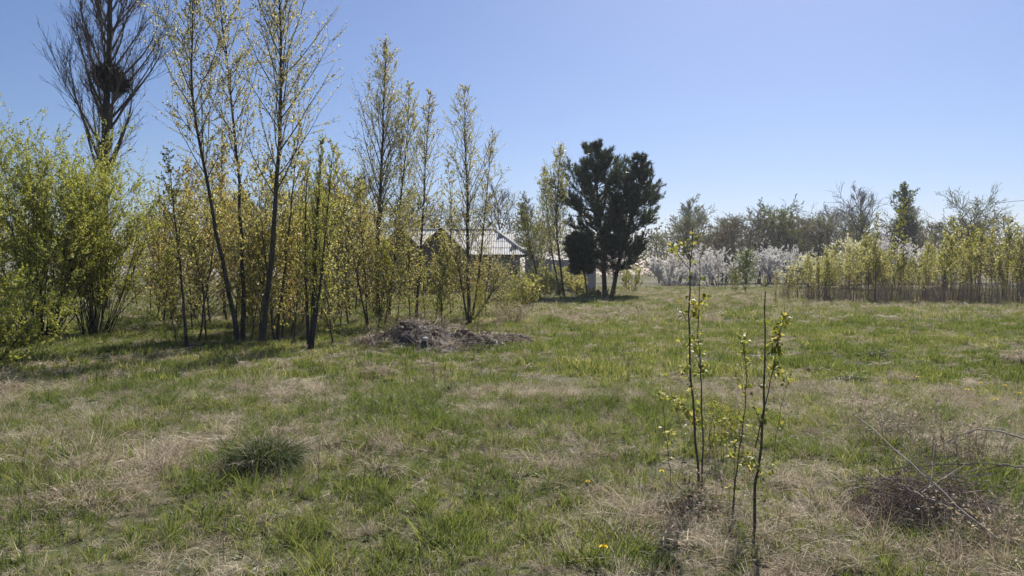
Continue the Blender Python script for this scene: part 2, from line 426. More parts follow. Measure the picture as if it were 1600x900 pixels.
for wi, (pp, hw, lead) in enumerate(((632, 1.75, 2.6), (694, 2.0, 3.0))):      # two gabled wings towards the field
    cx = hx(pp); wr = RG - .12 - wi * .03; we = wr - hw * .98
    w = MB(); w.box(cx - hw + .25, cx + hw - .25, -lead + .3, .6, -.2, we); w.build('wing_wall', brick_mat, hs)
    nb = 12                                                          # gable boards, one by one
    for k in range(nb):
        x0 = cx - hw + .3 + k * (2 * hw - .6) / nb; x1 = x0 + (2 * hw - .6) / nb - .012
        t0, t1 = wr - abs(x0 - cx) * .98 - .1, wr - abs(x1 - cx) * .98 - .1
        b = MB(); yf = -lead + .26
        vv = [(x0, yf, we - .05), (x1, yf, we - .05), (x1, yf, t1), (x0, yf, t0), (x0, yf + .025, we - .05), (x1, yf + .025, we - .05), (x1, yf + .025, t1), (x0, yf + .025, t0)]
        b.raw(vv, q=[(0, 1, 2, 3), (5, 4, 7, 6), (3, 2, 6, 7), (0, 4, 5, 1), (0, 3, 7, 4), (1, 5, 6, 2)])
        b.build('gable_board', gable_mat, hs)
    wrf = MB(); lz = bd / 2
    wrf.raw([(cx - hw, -lead, we - .05), (cx, -lead, wr - .05), (cx + hw, -lead, we - .05), (cx - hw, lz, we - .05), (cx, lz, wr - .05), (cx + hw, lz, we - .05)],
            q=[(0, 1, 4, 3), (1, 2, 5, 4)])
    wo = wrf.build('wing_roof', gable_mat, hs)
    s2 = math.hypot(hw, wr - we)
    roof_plane(wo, (cx + hw + .1, -lead - .1, we - .1), (0, 1, 0), (-hw, 0, wr - we), lead + 2.2, s2 + .1)
    roof_plane(wo, (cx - hw - .1, lz - 1.0, we - .1), (0, -1, 0), (hw, 0, wr - we), lead + 2.2, s2 + .1)
    fr = MB(); fr.box(cx - .5, cx + .5, -lead + .2, -lead + .29, 1.0, 2.2); wo2 = fr.build('window', frame_mat, hs)
    for sx in (-1, 1):
        g = MB(); g.box(cx + sx * .24 - .19, cx + sx * .24 + .19, -lead + .19, -lead + .195, 1.08, 2.12); g.build('pane', glass_mat, wo2)
for pp in (758, 800):
    cx = hx(pp); fr = MB(); fr.box(cx - .5, cx + .5, .44, .49, 1.1, 2.3); wo2 = fr.build('window', frame_mat, hs)
    for sx in (-1, 1):
        g = MB(); g.box(cx + sx * .24 - .19, cx + sx * .24 + .19, .43, .436, 1.18, 2.22); g.build('pane', glass_mat, wo2)

fx0 = at(822, 425, 60)[0]
fw = empty('panel_wall', (fx0, 60, gz(fx0, 60)), 'plain grey concrete panel wall running right from the house', 'wall')
for k in range(3):
    p = MB(); p.box(k * 1.9 + .08, k * 1.9 + 1.82, -.04, .04, -.1, 2.62 - .05 * (k % 2)); p.build('panel', panel_mat, fw)
    p = MB(); p.box(k * 1.9 - .08, k * 1.9 + .07, -.08, .08, -.1, 2.72); p.build('post', panel_mat, fw)

# ------------------------------------------------------------------ tree tools
def nrm(v): return v / (np.linalg.norm(v) + 1e-9)

def path(rng, p, d, L, n, wander=.08, up=0.0):
    pts = [np.array(p, float)]; d = nrm(np.array(d, float)); st = L / n
    for _ in range(n):
        d = nrm(d + rng.normal(0, wander, 3) + Z * up)
        pts.append(pts[-1] + d * st)
    return np.array(pts)

def spread(rng, d, ang, az):
    d = nrm(d); u = nrm(np.cross(d, (0.31, .95, .02))); w = np.cross(d, u)
    return d * math.cos(ang) + (u * math.cos(az) + w * math.sin(az)) * math.sin(ang)

def along(P, s):
    """point and direction at fraction s of polyline"""
    n = len(P) - 1; f = min(max(s, 0), .9999) * n; i = int(f)
    return P[i] + (P[i + 1] - P[i]) * (f - i), nrm(P[i + 1] - P[i])

def paths(rng, P, D, L, n, wander=.08, up=0.0):
    D = D / (np.linalg.norm(D, axis=1)[:, None] + 1e-9); st = (np.asarray(L) / n)[:, None]
    out = [P]
    for _ in range(n):
        D = D + rng.normal(0, wander, D.shape) + Z * up
        D = D / (np.linalg.norm(D, axis=1)[:, None] + 1e-9)
        out.append(out[-1] + D * st)
    return np.stack(out, 1)

def spreads(D, ang, az):
    D = D / (np.linalg.norm(D, axis=1)[:, None] + 1e-9)
    u = np.cross(D, np.array((.31, .95, .02))); u /= np.linalg.norm(u, axis=1)[:, None] + 1e-9
    w = np.cross(D, u); ang, az = np.asarray(ang)[:, None], np.asarray(az)[:, None]
    return D * np.cos(ang) + (u * np.cos(az) + w * np.sin(az)) * np.sin(ang)

def alongs(P, idx, s):
    k = P.shape[1] - 1; f = np.clip(s, 0, .9999) * k; i = f.astype(int)
    a, b = P[idx, i], P[idx, i + 1]; d = b - a
    return a + d * (f - i)[:, None], d / (np.linalg.norm(d, axis=1)[:, None] + 1e-9)

def taper(r0, r1, n): 
    t = np.linspace(0, 1, n)[None, :]
    return np.asarray(r0)[:, None] * (1 - t) + np.asarray(r1)[:, None] * t

def sprout(rng, P, plen, count, lo, hi, ang, lfrac, ladd=0.0, lmax=9e9, n=3, wander=.08, up=.05):
    """side shoots on the branches P (m,k,3): count per branch (array), returns new branches and their lengths"""
    idx = np.repeat(np.arange(len(P)), count); m = len(idx)
    q, d = alongs(P, idx, rng.uniform(lo, hi, m))
    L = np.minimum(plen[idx] * rng.uniform(lfrac[0], lfrac[1], m) + ladd, lmax)
    return paths(rng, q, spreads(d, rng.uniform(ang[0], ang[1], m), rng.uniform(0, 6.283, m)), L, n, wander, up), L

def scatter_on(rng, groups, n_each, size, jit=.25, tint_lo=0., tint_hi=1., lo=.1):
    pos, dr = [], []
    for G in groups:
        if len(G) == 0: continue
        idx = np.repeat(np.arange(len(G)), rng.poisson(n_each, len(G)))
        p, d = alongs(G, idx, rng.uniform(lo, 1, len(idx))); pos.append(p); dr.append(d)
    pos, dr = np.concatenate(pos), np.concatenate(dr); n = len(pos)
    dr = dr * .6 + rng.normal(0, .65, (n, 3))
    return pos, dr, size * rng.uniform(1 - jit, 1 + jit, n), np.clip(rng.beta(2, 2, n) * (tint_hi - tint_lo) + tint_lo, 0, 1)

def resample(P, n):
    P = np.array(P, float); s = np.r_[0, np.cumsum(np.linalg.norm(np.diff(P, axis=0), axis=1))]
    t = np.linspace(0, s[-1], n); Pi = np.stack([np.interp(t, s, P[:, k]) for k in range(3)], 1)
    for _ in range(2): Pi[1:-1] = (Pi[:-2] + 2 * Pi[1:-1] + Pi[2:]) / 4
    return Pi

def poplar_mesh(seed, trunk, r0, crown0=.22, nlimb=40, limb=.22, ang=.6, twigs=6, leafn=7, leaf=.055, up=.055, prof=None,
                tint=(0, 1), stems=None, twig_r=.003, low_leaf=1.0, ratio=.85):
    """returns trunk mesh builder, branch builder, foliage builder; trunk polyline in local coordinates"""
    rng = np.random.default_rng(seed)
    T = resample(trunk, 16); H = np.linalg.norm(np.diff(T, axis=0), axis=1).sum()
    n = len(T); s = np.linspace(0, 1, n)
    T[1:-1] += rng.normal(0, .012, (n - 2, 3)) * H * .12
    rad = r0 * ((1 - s) ** .85 * .93 + .05); rad[0] *= 1.35
    tr, br, fo = MB(), MB(), MB()
    tr.tube(T, rad * .78, 9)
    for S in (stems or []):
        P = resample(S, 10); tr.tube(P, r0 * .5 * np.linspace(1, .12, 10), 6)
    rad = rad * .78; ang *= 1.12; limb *= 1.85; leafn *= 1.45; leaf *= .78; tw = []
    axes = [(T, 1.0, nlimb, rad)] + [(resample(S, 10), .8, nlimb // 2, r0 * .4 * np.linspace(1, .12, 10)) for S in (stems or [])]
    for (P, sc, nl, rr) in axes:
        t = crown0 + (.985 - crown0) * ((np.arange(nl) + rng.uniform(0, 1, nl)) / nl)
        p, d = alongs(P[None], np.zeros(nl, int), t)
        az = rng.uniform(0, 6.28) + np.arange(nl) * 2.4 + rng.normal(0, .35, nl)
        pf = (1 - t) ** .7 * (.55 + .45 * np.minimum(1, (t - crown0) / .2)) * 1.05
        L = np.maximum(.18, H * limb * pf * sc * rng.uniform(.55, 1.2, nl))
        r = np.minimum(np.interp(t, np.linspace(0, 1, len(rr)), rr) * .5, L * .0062 + .003)
        a = ang * rng.uniform(.7, 1.25, nl) * (1.0 - .25 * t)
        B = paths(rng, p, spreads(d, a, az), L, 6, .06, up)
        br.tubes(B, taper(r, np.full(nl, twig_r * .8), 7), 4); tw.append(B)
        C, L2 = sprout(rng, B, L, np.maximum(2, twigs * np.minimum(2.6, L / .8 + .4)).astype(int), .15, .98, (.4, .9), (.14, .42), .10, .75, 3, .08, up)
        br.tubes(C, taper(np.full(len(C), twig_r * 1.25), np.full(len(C), twig_r * .6), 4), 3); tw.append(C)
    pos, dr, sz, ti = scatter_on(rng, tw, leafn, leaf, .45, *tint, lo=.22)
    fo.leaves(pos, dr, sz, ti, ratio, .3, rng)
    return tr, br, fo

def plant_tree(name, loc, built, mats, label, cat, group=None, smooth=True):
    tr, br, fo = built
    e = empty(name, loc, label, cat, group)
    tr.build('trunk', mats[0], e, smooth=True)
    if br is not None and br.n: br.build('branches', mats[1], e)
    if fo is not None and fo.n: fo.build('crown', mats[2], e)
    return e

def trunk_from(pix, Yd, extra=None):
    """world polyline of a trunk at distance Yd, first point put on the ground; returns base, local polyline"""
    P = [at(px, py, Yd) for px, py in pix]
    b = P[0].copy(); b[2] = gz(b[0], Yd)
    P[0] = b + np.array((0, 0, -.05))
    if extra: P += [P[-1] + np.array(extra)]
    return b, np.array(P) - b

# ------------------------------------------------------------------ tall poplars of the stand
def stand(pix, Yd, r0, seed, label, mats, extra=None, name='poplar_tree', **kw):
    b, T = trunk_from(pix, Yd, extra)
    stems = kw.pop('stems_px', None)
    if stems: kw['stems'] = [np.array([at(px, py, Yd + dy) - b for px, py, dy in s]) for s in stems]
    return plant_tree(name, b, poplar_mesh(seed, T, r0, **kw), mats, label, 'tree', 'poplars of the stand')

MP = (bark_poplar, bark_twig, leaf_poplar)
MO = (bark_poplar, bark_twig, leaf_olive)
MBz = (bark_poplar, bark_twig, leaf_bronze)
stand([(373, 527), (357, 450), (335, 350), (320, 265), (305, 190), (298, 90), (301, 0)], 17.6, .076, 11, 'tall poplar with bent trunk, left of the two straight tall ones', MP,
      extra=(0, .1, 1.7), crown0=.36, nlimb=44, limb=.175, leafn=13, leaf=.05, tint=(.2, 1))
stand([(379, 527), (380, 420), (374, 300), (366, 190), (352, 70), (343, 0)], 17.9, .07, 12, 'slim tall poplar between the bent one and the thickest trunk', MP,
      extra=(-.1, 0, 1.3), crown0=.36, nlimb=40, limb=.17, leafn=13, leaf=.05, tint=(.2, 1))
stand([(408, 528), (418, 450), (428, 360), (434, 260), (439, 140), (437, 0)], 17.2, .096, 13, 'tallest poplar of the stand with the thickest dark trunk', MP,
      extra=(0, .1, 1.9), crown0=.33, nlimb=52, limb=.21, leafn=12, leaf=.05, tint=(.2, 1))
stand([(432, 522), (443, 440), (455, 330), (460, 262), (468, 190)], 18.2, .055, 14, 'thin yellowish poplar just right of the thickest trunk', MO, crown0=.3, nlimb=34, limb=.15, leafn=7)
stand([(293, 538), (286, 470), (278, 380), (268, 300), (262, 235)], 16.4, .05, 15, 'small thin leaning poplar standing alone at the left of the row', MO, crown0=.3, nlimb=30, limb=.16, leafn=5)
stand([(486, 541), (490, 470), (494, 380), (498, 300), (503, 215)], 16.2, .085, 16, 'bushy green poplar with thick ivy dark foot in front of the row', (bark_dark, bark_twig, leaf_willow),
      crown0=.10, nlimb=46, limb=.17, ang=.35, leafn=6.5, leaf=.042, up=.14,
      stems_px=[[(482, 538, 0), (478, 440, .1), (476, 330, .2), (482, 250, .1)], [(488, 538, -.1), (503, 430, -.2), (512, 320, -.3), (520, 240, -.2)]])
stand([(590, 492), (590, 400), (594, 300), (598, 200), (602, 120), (603, 62)], 26.0, .115, 17, 'poplar with pointed crown rising highest above the house end of the row', MP, crown0=.26, nlimb=66, limb=.21, ang=.5, leafn=10, leaf=.055, tint=(.1, 1))
stand([(607, 490), (618, 400), (628, 290), (638, 200), (640, 130)], 26.8, .07, 18, 'slim poplar pressed against the right of the pointed poplar', MO, crown0=.28, nlimb=48, limb=.18, ang=.5, leafn=9, leaf=.055)
stand([(650, 497), (655, 420), (661, 330), (666, 240), (673, 140)], 24.5, .07, 19, 'narrow poplar before the left house gable', MP, crown0=.30, nlimb=46, limb=.16, ang=.5, leafn=9, leaf=.05, tint=(.15, 1))
stand([(734, 503), (731, 430), (731, 330), (727, 230), (726, 135)], 23.8, .085, 20, 'forked poplar growing at the right end of the earth mound', MP, crown0=.26, nlimb=50, limb=.19, ang=.5, leafn=8, leaf=.05, tint=(.15, 1),
      stems_px=[[(737, 500, 0), (748, 440, .1), (757, 340, .2), (770, 205, .2)], [(730, 500, -.1), (722, 450, -.2), (712, 400, -.4)], [(740, 500, 0), (762, 470, .2), (778, 430, .4)]])
stand([(548, 492), (541, 440), (533, 360), (526, 290), (527, 230)], 26.5, .05, 21, 'thin poplar leaning left, between the bushy one and the pointed one', MO, crown0=.3, nlimb=30, limb=.14, leafn=6)
stand([(355, 490), (345, 420), (346, 330), (347, 215)], 24.0, .05, 22, 'olive brown poplar behind the two left tall trunks', MBz, crown0=.2, nlimb=46, limb=.15, ang=.45, leafn=10)
stand([(452, 495), (462, 420), (470, 330), (480, 250)], 25, .05, 23, 'bronze leaved poplar behind the thickest trunk', MBz, crown0=.15, nlimb=44, limb=.16, ang=.5, leafn=9)
stand([(322, 530), (318, 450), (300, 380), (282, 300)], 17.4, .03, 24, 'spindly poplar whip right of the lone leaning one', MO, crown0=.25, nlimb=24, limb=.14, leafn=5)
stand([(575, 500), (570, 430), (565, 360), (560, 280)], 22.5, .04, 25, 'slender pale leaved poplar left of the earth mound top', MO, crown0=.12, nlimb=40, limb=.17, ang=.5, leafn=9)
stand([(690, 482), (700, 420), (706, 340), (700, 250)], 30, .05, 26, 'thin poplar in front of the right house gable', MO, crown0=.2, nlimb=40, limb=.14, leafn=7)
stand([(845, 468), (838, 420), (826, 380), (815, 330)], 40, .07, 27, 'leaning small tree in front of the grey panel wall', (bark_dark, bark_twig, leaf_far), crown0=.3, nlimb=40, limb=.22, leafn=6, leaf=.08)
stand([(882, 458), (876, 420), (868, 350), (872, 290), (876, 225)], 47, .11, 28, 'light green poplar touching the left side of the pines', (bark_dark, bark_twig, leaf_thicket), crown0=.25, nlimb=70, limb=.19, ang=.6, leafn=5, leaf=.09)
stand([(876, 458), (866, 415), (856, 350), (850, 260)], 48, .09, 29, 'leaning light green poplar left of the pines', (bark_dark, bark_twig, leaf_thicket), crown0=.28, nlimb=60, limb=.2, ang=.6, leafn=5, leaf=.09)

# undergrowth: six kinds of young aspen, copied
def young(seed, H, mat, leafn, lean=.1, nl=38, limb=.2, leaf=.058):
    rng = np.random.default_rng(seed)
    T = path(rng, (0, 0, -.03), (rng.normal(0, lean), rng.normal(0, lean), 1), H, 8, .04, .05)
    return poplar_mesh(seed, T, H * .0085, crown0=.06, nlimb=nl, limb=limb * 1.25, ang=.72, leafn=leafn * .8, leaf=leaf, twigs=5)
protos = [(young(101, 4.6, 0, 8), MBz), (young(102, 4.0, 0, 8), MO), (young(103, 5.2, 0, 7), MO), (young(104, 3.2, 0, 8), MBz), (young(105, 2.6, 0, 7), (bark_twig, bark_twig, leaf_fresh)),
          (young(106, 5.0, 0, 8), MO), (young(107, 3.6, 0, 7), (bark_twig, bark_twig, leaf_olive))]
kinds = [('bronze leaved young aspen in the crowded undergrowth behind the poplar row', 'bronze young aspens'), ('olive leaved young aspen in the crowded undergrowth behind the poplar row', 'olive young aspens'),
         ('olive leaved young aspen in the crowded undergrowth behind the poplar row', 'olive young aspens'), ('bronze leaved young aspen in the crowded undergrowth behind the poplar row', 'bronze young aspens'),
         ('bright yellow green young aspen low in the undergrowth of the row', 'bright green young aspens'),
         ('olive leaved young aspen in the crowded undergrowth behind the poplar row', 'olive young aspens'), ('olive leaved young aspen in the crowded undergrowth behind the poplar row', 'olive young aspens')]
roots = [None] * len(protos)
def put_young(k, px, Yd, s=1.0):
    x = (px - CX) / F * Yd; loc = (x, Yd, gz(x, Yd))
    if roots[k] is None:
        roots[k] = plant_tree('young_aspen', loc, protos[k][0], protos[k][1], kinds[k][0], 'tree', kinds[k][1]); o = roots[k]
    else:
        o = copy_tree(roots[k]); o.location = loc
    wk = 'bronze leaved' if 'bronze' in kinds[k][0] else ('bright green' if 'bright' in kinds[k][0] else 'olive leaved')
    wp = next(w for lim, w in ((285, 'left of the lone leaning poplar'), (362, 'behind the bent tall poplar'), (425, 'around the thickest poplar trunk'), (480, 'between thickest trunk and bushy poplar'),
                               (535, 'behind the bushy poplar'), (600, 'left of and behind the pointed poplar'), (660, 'under the narrow poplars before the left gable'), (725, 'before the right house gable'), (9999, 'right of the forked poplar')) if px < lim)
    wd = 'front' if Yd < 21 else ('rear' if Yd > 27.5 else 'middle')
    o['label'] = '%s young aspen %s, %s rank' % (wk, wp, wd); o['group'] = '%s aspens %s, %s' % (wk, wp, wd)
    o.rotation_euler = (0, 0, float(R.uniform(0, 6.28))); o.scale = (s, s, s * float(R.uniform(.92, 1.08)))
UG = [(0, 330, 22), (0, 385, 24), (0, 430, 26), (5, 350, 27), (5, 410, 21), (3, 455, 20), (1, 470, 23), (2, 520, 29), (0, 500, 31), (5, 555, 30), (1, 545, 24), (4, 515, 20), (1, 575, 22),
      (4, 590, 21), (6, 600, 23), (6, 620, 25), (4, 665, 26), (6, 680, 25), (6, 705, 27), (4, 690, 22.5), (3, 740, 27), (6, 760, 26), (6, 775, 28), (4, 790, 27),
      (4, 815, 30), (4, 745, 21.5), (6, 725, 24.5), (0, 265, 24), (3, 255, 21), (6, 300, 20), (6, 275, 27), (2, 310, 30), (5, 480, 33), (0, 560, 33), (5, 600, 36), (0, 440, 32), (2, 370, 33),
      (3, 405, 18.8), (4, 540, 19.5), (6, 850, 42), (4, 835, 38), (4, 800, 33), (3, 395, 22.5), (6, 530, 22), (6, 560, 20), (6, 640, 22.8), (1, 235, 30), (2, 215, 34), (0, 500, 25), (1, 420, 29), (0, 345, 19.5), (1, 440, 18.9), (0, 470, 27), (5, 530, 26), (0, 395, 28), (2, 300, 25), (1, 520, 24), (6, 365, 19), (2, 455, 30), (6, 245, 25), (0, 585, 28), (6, 310, 17.8), (3, 350, 18.4), (6, 428, 18.2), (3, 458, 18.0), (4, 275, 17.5), (6, 520, 17.6), (4, 392, 18.3)]
for iu, (k, px, Yd) in enumerate(UG):
    if px < 600 and iu % 6 == 2: continue
    put_young(k, px, Yd, float(R.uniform(.85, 1.15)) * (.62 if px > 715 else (.8 if px > 612 else 1.0)))

# ------------------------------------------------------------------ tall bare tree with the nest
b, T = trunk_from([(160, 440), (162, 330), (164, 230), (166, 150), (172, 80), (172, 0)], 30, (0, 0, 4.6))
def bare_poplar(seed, T):
    rng = np.random.default_rng(seed)
    P = resample(T, 18); rad = .215 * (np.linspace(1, 0, 18) ** .8 * .92 + .06); rad[0] *= 1.3
    tr, br, fo = MB(), MB(), MB(); tr.tube(P, rad, 10)
    H = P[-1][2]; nl = 60
    t = .27 + .70 * np.arange(nl) / nl + rng.uniform(0, .015, nl); p, d = alongs(P[None], np.zeros(nl, int), t)
    az = np.arange(nl) * 2.4 + rng.normal(0, .3, nl); L = H * .37 * (1 - t) ** .55 * rng.uniform(.7, 1.1, nl)
    B = paths(rng, p, spreads(d, rng.uniform(.42, .75, nl), az), L, 8, .085, .11)
    br.tubes(B, taper(np.minimum(np.interp(t, np.linspace(0, 1, 18), rad) * .42, .02 + L * .012), np.full(nl, .006), 9), 5)
    C, L2 = sprout(rng, B, L, np.full(nl, 13), .12, .95, (.25, .6), (.2, .42), n=5, wander=.09, up=.085)
    br.tubes(C, taper(np.full(len(C), .010), np.full(len(C), .005), 6), 3)
    D, L3 = sprout(rng, C, L2, np.full(len(C), 6), .1, .95, (.25, .65), (.2, .45), n=3, wander=.06, up=.1)
    br.tubes(D, taper(np.full(len(D), .0065), np.full(len(D), .004), 4), 3)
    fo.leaves(*scatter_on(rng, [C, D], 1.7, .06, .4), .5, .2, rng)
    return tr, br, fo
plant_tree('bare_poplar', b, bare_poplar(31, T), (bark_dark, bark_twig, bud_brown), 'tall bare poplar with upswept branches carrying a dark nest', 'tree')
nc = at(172, 121, 29.9)
nest_mat = solid('nest_sticks', (.012, .010, .009), (.045, .036, .03), 9, bump=.3)
nest = empty('stick_nest', nc, 'dark ball of sticks lodged in the tall bare poplar', 'nest')
rng = np.random.default_rng(5)
def nest_part(n, R0, R1, c=(0, 0, 0)):
    m = MB()
    for k in range(n):
        d = nrm(rng.normal(0, 1, 3)); p = np.array(c) + d * rng.uniform(R0 * .4, R1) * np.array((1, 1, .92))
        t = nrm(np.cross(d, rng.normal(0, 1, 3)) + d * rng.uniform(-.2, .5)); L = rng.uniform(.3, .8)
        m.tube(path(rng, p - t * L / 2, t, L, 3, .15), [.011, .011, .009, .006], 3)
    return m
nest_part(800, .2, .62).build('sticks', nest_mat, nest)
nest_part(420, .1, .42, (.36, 0, -.3)).build('sticks', nest_mat, nest)
nest_part(300, .1, .36, (-.36, 0, .12)).build('sticks', nest_mat, nest)
core = MB()
import bmesh
def blob(rx, ry, rz, sub, amp, sc, seed, mat, name, parent, loc=(0, 0, 0), flat=None):
    bm = bmesh.new(); bmesh.ops.create_icosphere(bm, subdivisions=sub, radius=1)
    for v in bm.verts:
        k = 1 + amp * (2 * float(vnoise(v.co.x * 3 + v.co.z * 2, v.co.y * 3 + v.co.z, sc, seed)) - 1)
        v.co = Vector((v.co.x * rx * k, v.co.y * ry * k, v.co.z * rz * k))
        if flat is not None and v.co.z < flat: v.co.z = flat
    me = bpy.data.meshes.new(name); bm.to_mesh(me); bm.free(); me.materials.append(mat)
    return link(name, me, parent, loc)
blob(.52, .52, .48, 3, .45, .8, 6, nest_mat, 'nest_core', nest)

# ------------------------------------------------------------------ shrubs
def shrub_mesh(seed, nstem, H, lean, r0, twigs, leafn, leaf, up=.05, ntw2=4, tint=(0, 1), base_r=.25, wander=.05, ratio=.6, l1=.45, leaf_lo=.1, droop=0, azr=(0, 6.283), low=.15):
    rng = np.random.default_rng(seed); st, br, fo = MB(), MB(), MB(); m = nstem
    az = rng.uniform(*azr, m); ln = np.abs(rng.normal(0, lean, m)); L = H * rng.uniform(.7, 1.08, m)
    p = np.stack((np.cos(az), np.sin(az), 0 * az), 1) * (base_r * rng.uniform(0, 1, m))[:, None] + np.array((0, 0, -.03))
    d = np.stack((np.cos(az) * np.sin(ln), np.sin(az) * np.sin(ln), np.cos(ln)), 1)
    S = paths(rng, p, d, L, 8, wander, up); rs = r0 * rng.uniform(.6, 1.1, m)
    st.tubes(S, taper(rs, rs * .12, 9), 5)
    idx = np.repeat(np.arange(m), twigs); q, dd = alongs(S, idx, low + (1 - low) * rng.uniform(0, 1, len(idx)) ** .8)
    L2 = L[idx] * l1 * rng.uniform(.25, .8, len(idx))
    C = paths(rng, q, spreads(dd, rng.uniform(.25, .75, len(idx)), rng.uniform(0, 6.28, len(idx))), L2, 4, .07, up)
    o1 = np.ones(len(C)); br.tubes(C, taper(o1 * r0 * .22, o1 * r0 * .07, 5), 3)
    D, L3 = sprout(rng, C, L[idx] * l1, np.full(len(C), ntw2), .1, .95, (.3, .8), (.08, .28), up=up)
    o2 = np.ones(len(D)); br.tubes(D, taper(o2 * r0 * .1, o2 * r0 * .05, 4), 3)
    fo.leaves(*scatter_on(rng, [C, D], leafn, leaf, .35, *tint, lo=leaf_lo), ratio, .25, rng, droop)
    return st, br, fo

def plant_shrub(name, loc, built, mats, label, cat='shrub', group=None, rz=0.0, s=1.0):
    st, br, fo = built
    e = empty(name, loc, label, cat, group, rz); e.scale = (s, s, s)
    st.build('stems', mats[0], e, smooth=True); br.build('branches', mats[1], e); fo.build('foliage', mats[2], e)
    return e
def gp(px, Yd):
    x = (px - CX) / F * Yd
    return (x, Yd, gz(x, Yd))

plant_shrub('willow_shrub', gp(62, 18.2), shrub_mesh(41, 66, 4.6, .52, .016, 14, 15, .045, up=.045, ntw2=4, base_r=.5, l1=.36), (bark_dark, bark_twig, leaf_willow),
            'big green willow shrub with fanned dark stems at the left edge')
plant_shrub('willow_shrub', gp(148, 18.9), shrub_mesh(42, 46, 4.0, .46, .014, 14, 14, .045, up=.05, ntw2=4, base_r=.35, l1=.38), (bark_dark, bark_twig, leaf_willow),
            'smaller fresh green willow leaning right beside the big willow')
plant_shrub('willow_shrub', gp(-60, 20), shrub_mesh(43, 34, 4.7, .4, .018, 12, 12, .046, up=.05, ntw2=4, base_r=.5, l1=.38), (bark_dark, bark_twig, leaf_willow),
            'willow shrub cut by the left picture edge behind the big willow')
plant_shrub('leafy_bush', gp(-30, 12.6), shrub_mesh(44, 32, 1.7, .85, .010, 12, 9, .048, up=.02, ntw2=3, base_r=.3, l1=.5, ratio=.75, low=.05), (bark_dark, bark_twig, leaf_willow),
            'low spreading bush with broad pale green leaves in the left corner', 'bush')
# small bushes and weeds near the pines and house
for k, (px, Yd, H, mat, lab) in enumerate([(985, 60, 1.9, leaf_fresh, 'yellow green bush right of the pine trunks'), (900, 50, 1.3, leaf_olive, 'low olive bush at the foot of the pines'),
                                        (850, 44, 1.5, leaf_olive, 'low olive bush below the grey panel wall'), (825, 34, 1.2, leaf_olive, 'short olive bush right of the mound end'), (862, 54, 2.0, leaf_thicket, 'tall pale bush against the middle of the grey panel wall'),
                                        (895, 55, 1.7, leaf_olive, 'olive bush behind the small pine'), (838, 52, 1.8, leaf_far, 'dark olive bush at the house corner')]):
    plant_shrub('bush', gp(px, Yd), shrub_mesh(50 + k, 18, H, .5, .014, 8, 5, .09, ntw2=3, base_r=.5, l1=.5), (bark_twig, bark_twig, mat), lab, 'bush')
x_ = gp(1165, 52)
plant_tree('young_tree', x_, young(61, 3.1, 0, 8, nl=40, limb=.3, leaf=.09), (bark_dark, bark_twig, leaf_fargreen), 'lone pale green young tree in front of the white blossom bushes', 'tree')
x_ = gp(1150, 55)
plant_tree('young_tree', x_, young(62, 1.8, 0, 6, nl=24, limb=.3, leaf=.09), (bark_dark, bark_twig, leaf_far), 'short olive young tree left of the lone pale green one', 'tree')
x_ = gp(1247, 42)
plant_tree('young_tree', x_, young(63, 2.6, 0, 1.5, nl=24, limb=.22, leaf=.06), (bark_dark, bark_twig, leaf_olive), 'thin nearly bare young tree left of the thicket', 'tree')
# red brown dead weed clump behind the mound
plant_shrub('dead_weed_clump', gp(797, 24.6), shrub_mesh(65, 60, .62, .6, .006, 5, 2, .05, ntw2=1, base_r=.45), (bark_red, bark_red, straw_self), 'red brown dead weed clump right of the forked poplar', 'weeds')

# ------------------------------------------------------------------ pines
def pine_mesh(seed, T, r0, crown0, width, forks=0):
    rng = np.random.default_rng(seed); P = resample(T, 14); H = P[-1][2]
    rad = r0 * (np.linspace(1, 0, 14) ** .8 * .93 + .05); rad[0] *= 1.25
    tr, br, fo = MB(), MB(), MB(); tr.tube(P, rad, 9)
    nw = 15; per = 6; n = nw * per
    w = np.repeat(np.arange(nw), per); t = crown0 + (.97 - crown0) * w / (nw - 1); u = (t - crown0) / (1 - crown0)
    p, d = alongs(P[None], np.zeros(n, int), np.minimum(.99, t + rng.uniform(-.02, .02, n)))
    prof = np.where(u < .3, .62 + .8 * u, 1.1 * np.maximum(.02, 1 - (u - .3) / .72) ** .7)
    L = width * prof * rng.uniform(.55, 1.12, n); el = rng.uniform(-.12, .38, n) + .5 * u
    a = rng.uniform(0, 6.28, nw)[w] + np.tile(np.arange(per), nw) * 1.047 + rng.normal(0, .25, n)
    B = paths(rng, p, np.stack((np.cos(a) * np.cos(el), np.sin(a) * np.cos(el), np.sin(el)), 1), L, 6, .09, .08)
    br.tubes(B, taper(.012 + L * .012, np.full(n, .008), 7), 5)
    C, L2 = sprout(rng, B, L, (6 + L * 4.2).astype(int), .3, 1.0, (.35, .9), (.14, .30), .14, .8, 3, .1, .22)
    br.tubes(C, taper(np.full(len(C), .009), np.full(len(C), .005), 4), 3)
    for G in (B[:, 3:], C):
        idx = np.repeat(np.arange(len(G)), 4 * 11); g = np.tile(np.repeat((.35, .6, .8, 1.0), 11), len(G))
        q, dd = alongs(G, idx, g); m = len(idx)
        dr = dd + rng.normal(0, .55, (m, 3)); dr[:, 2] += .12; dr /= np.linalg.norm(dr, axis=1)[:, None]
        sd = np.cross(dr, rng.normal(0, 1, (m, 3))); sd /= np.linalg.norm(sd, axis=1)[:, None]
        Ln = rng.uniform(.15, .30, m)[:, None]; base = q + rng.normal(0, .03, (m, 3))
        v = np.stack((base - sd * .017, base + sd * .017, base + dr * Ln), 1).reshape(-1, 3)
        fo.raw(v, t=np.arange(3 * m).reshape(-1, 3), tint=np.repeat(rng.uniform(0, 1, m), 3))
    return tr, br, fo
MPi = (bark_pine, bark_pine, needle_mat)
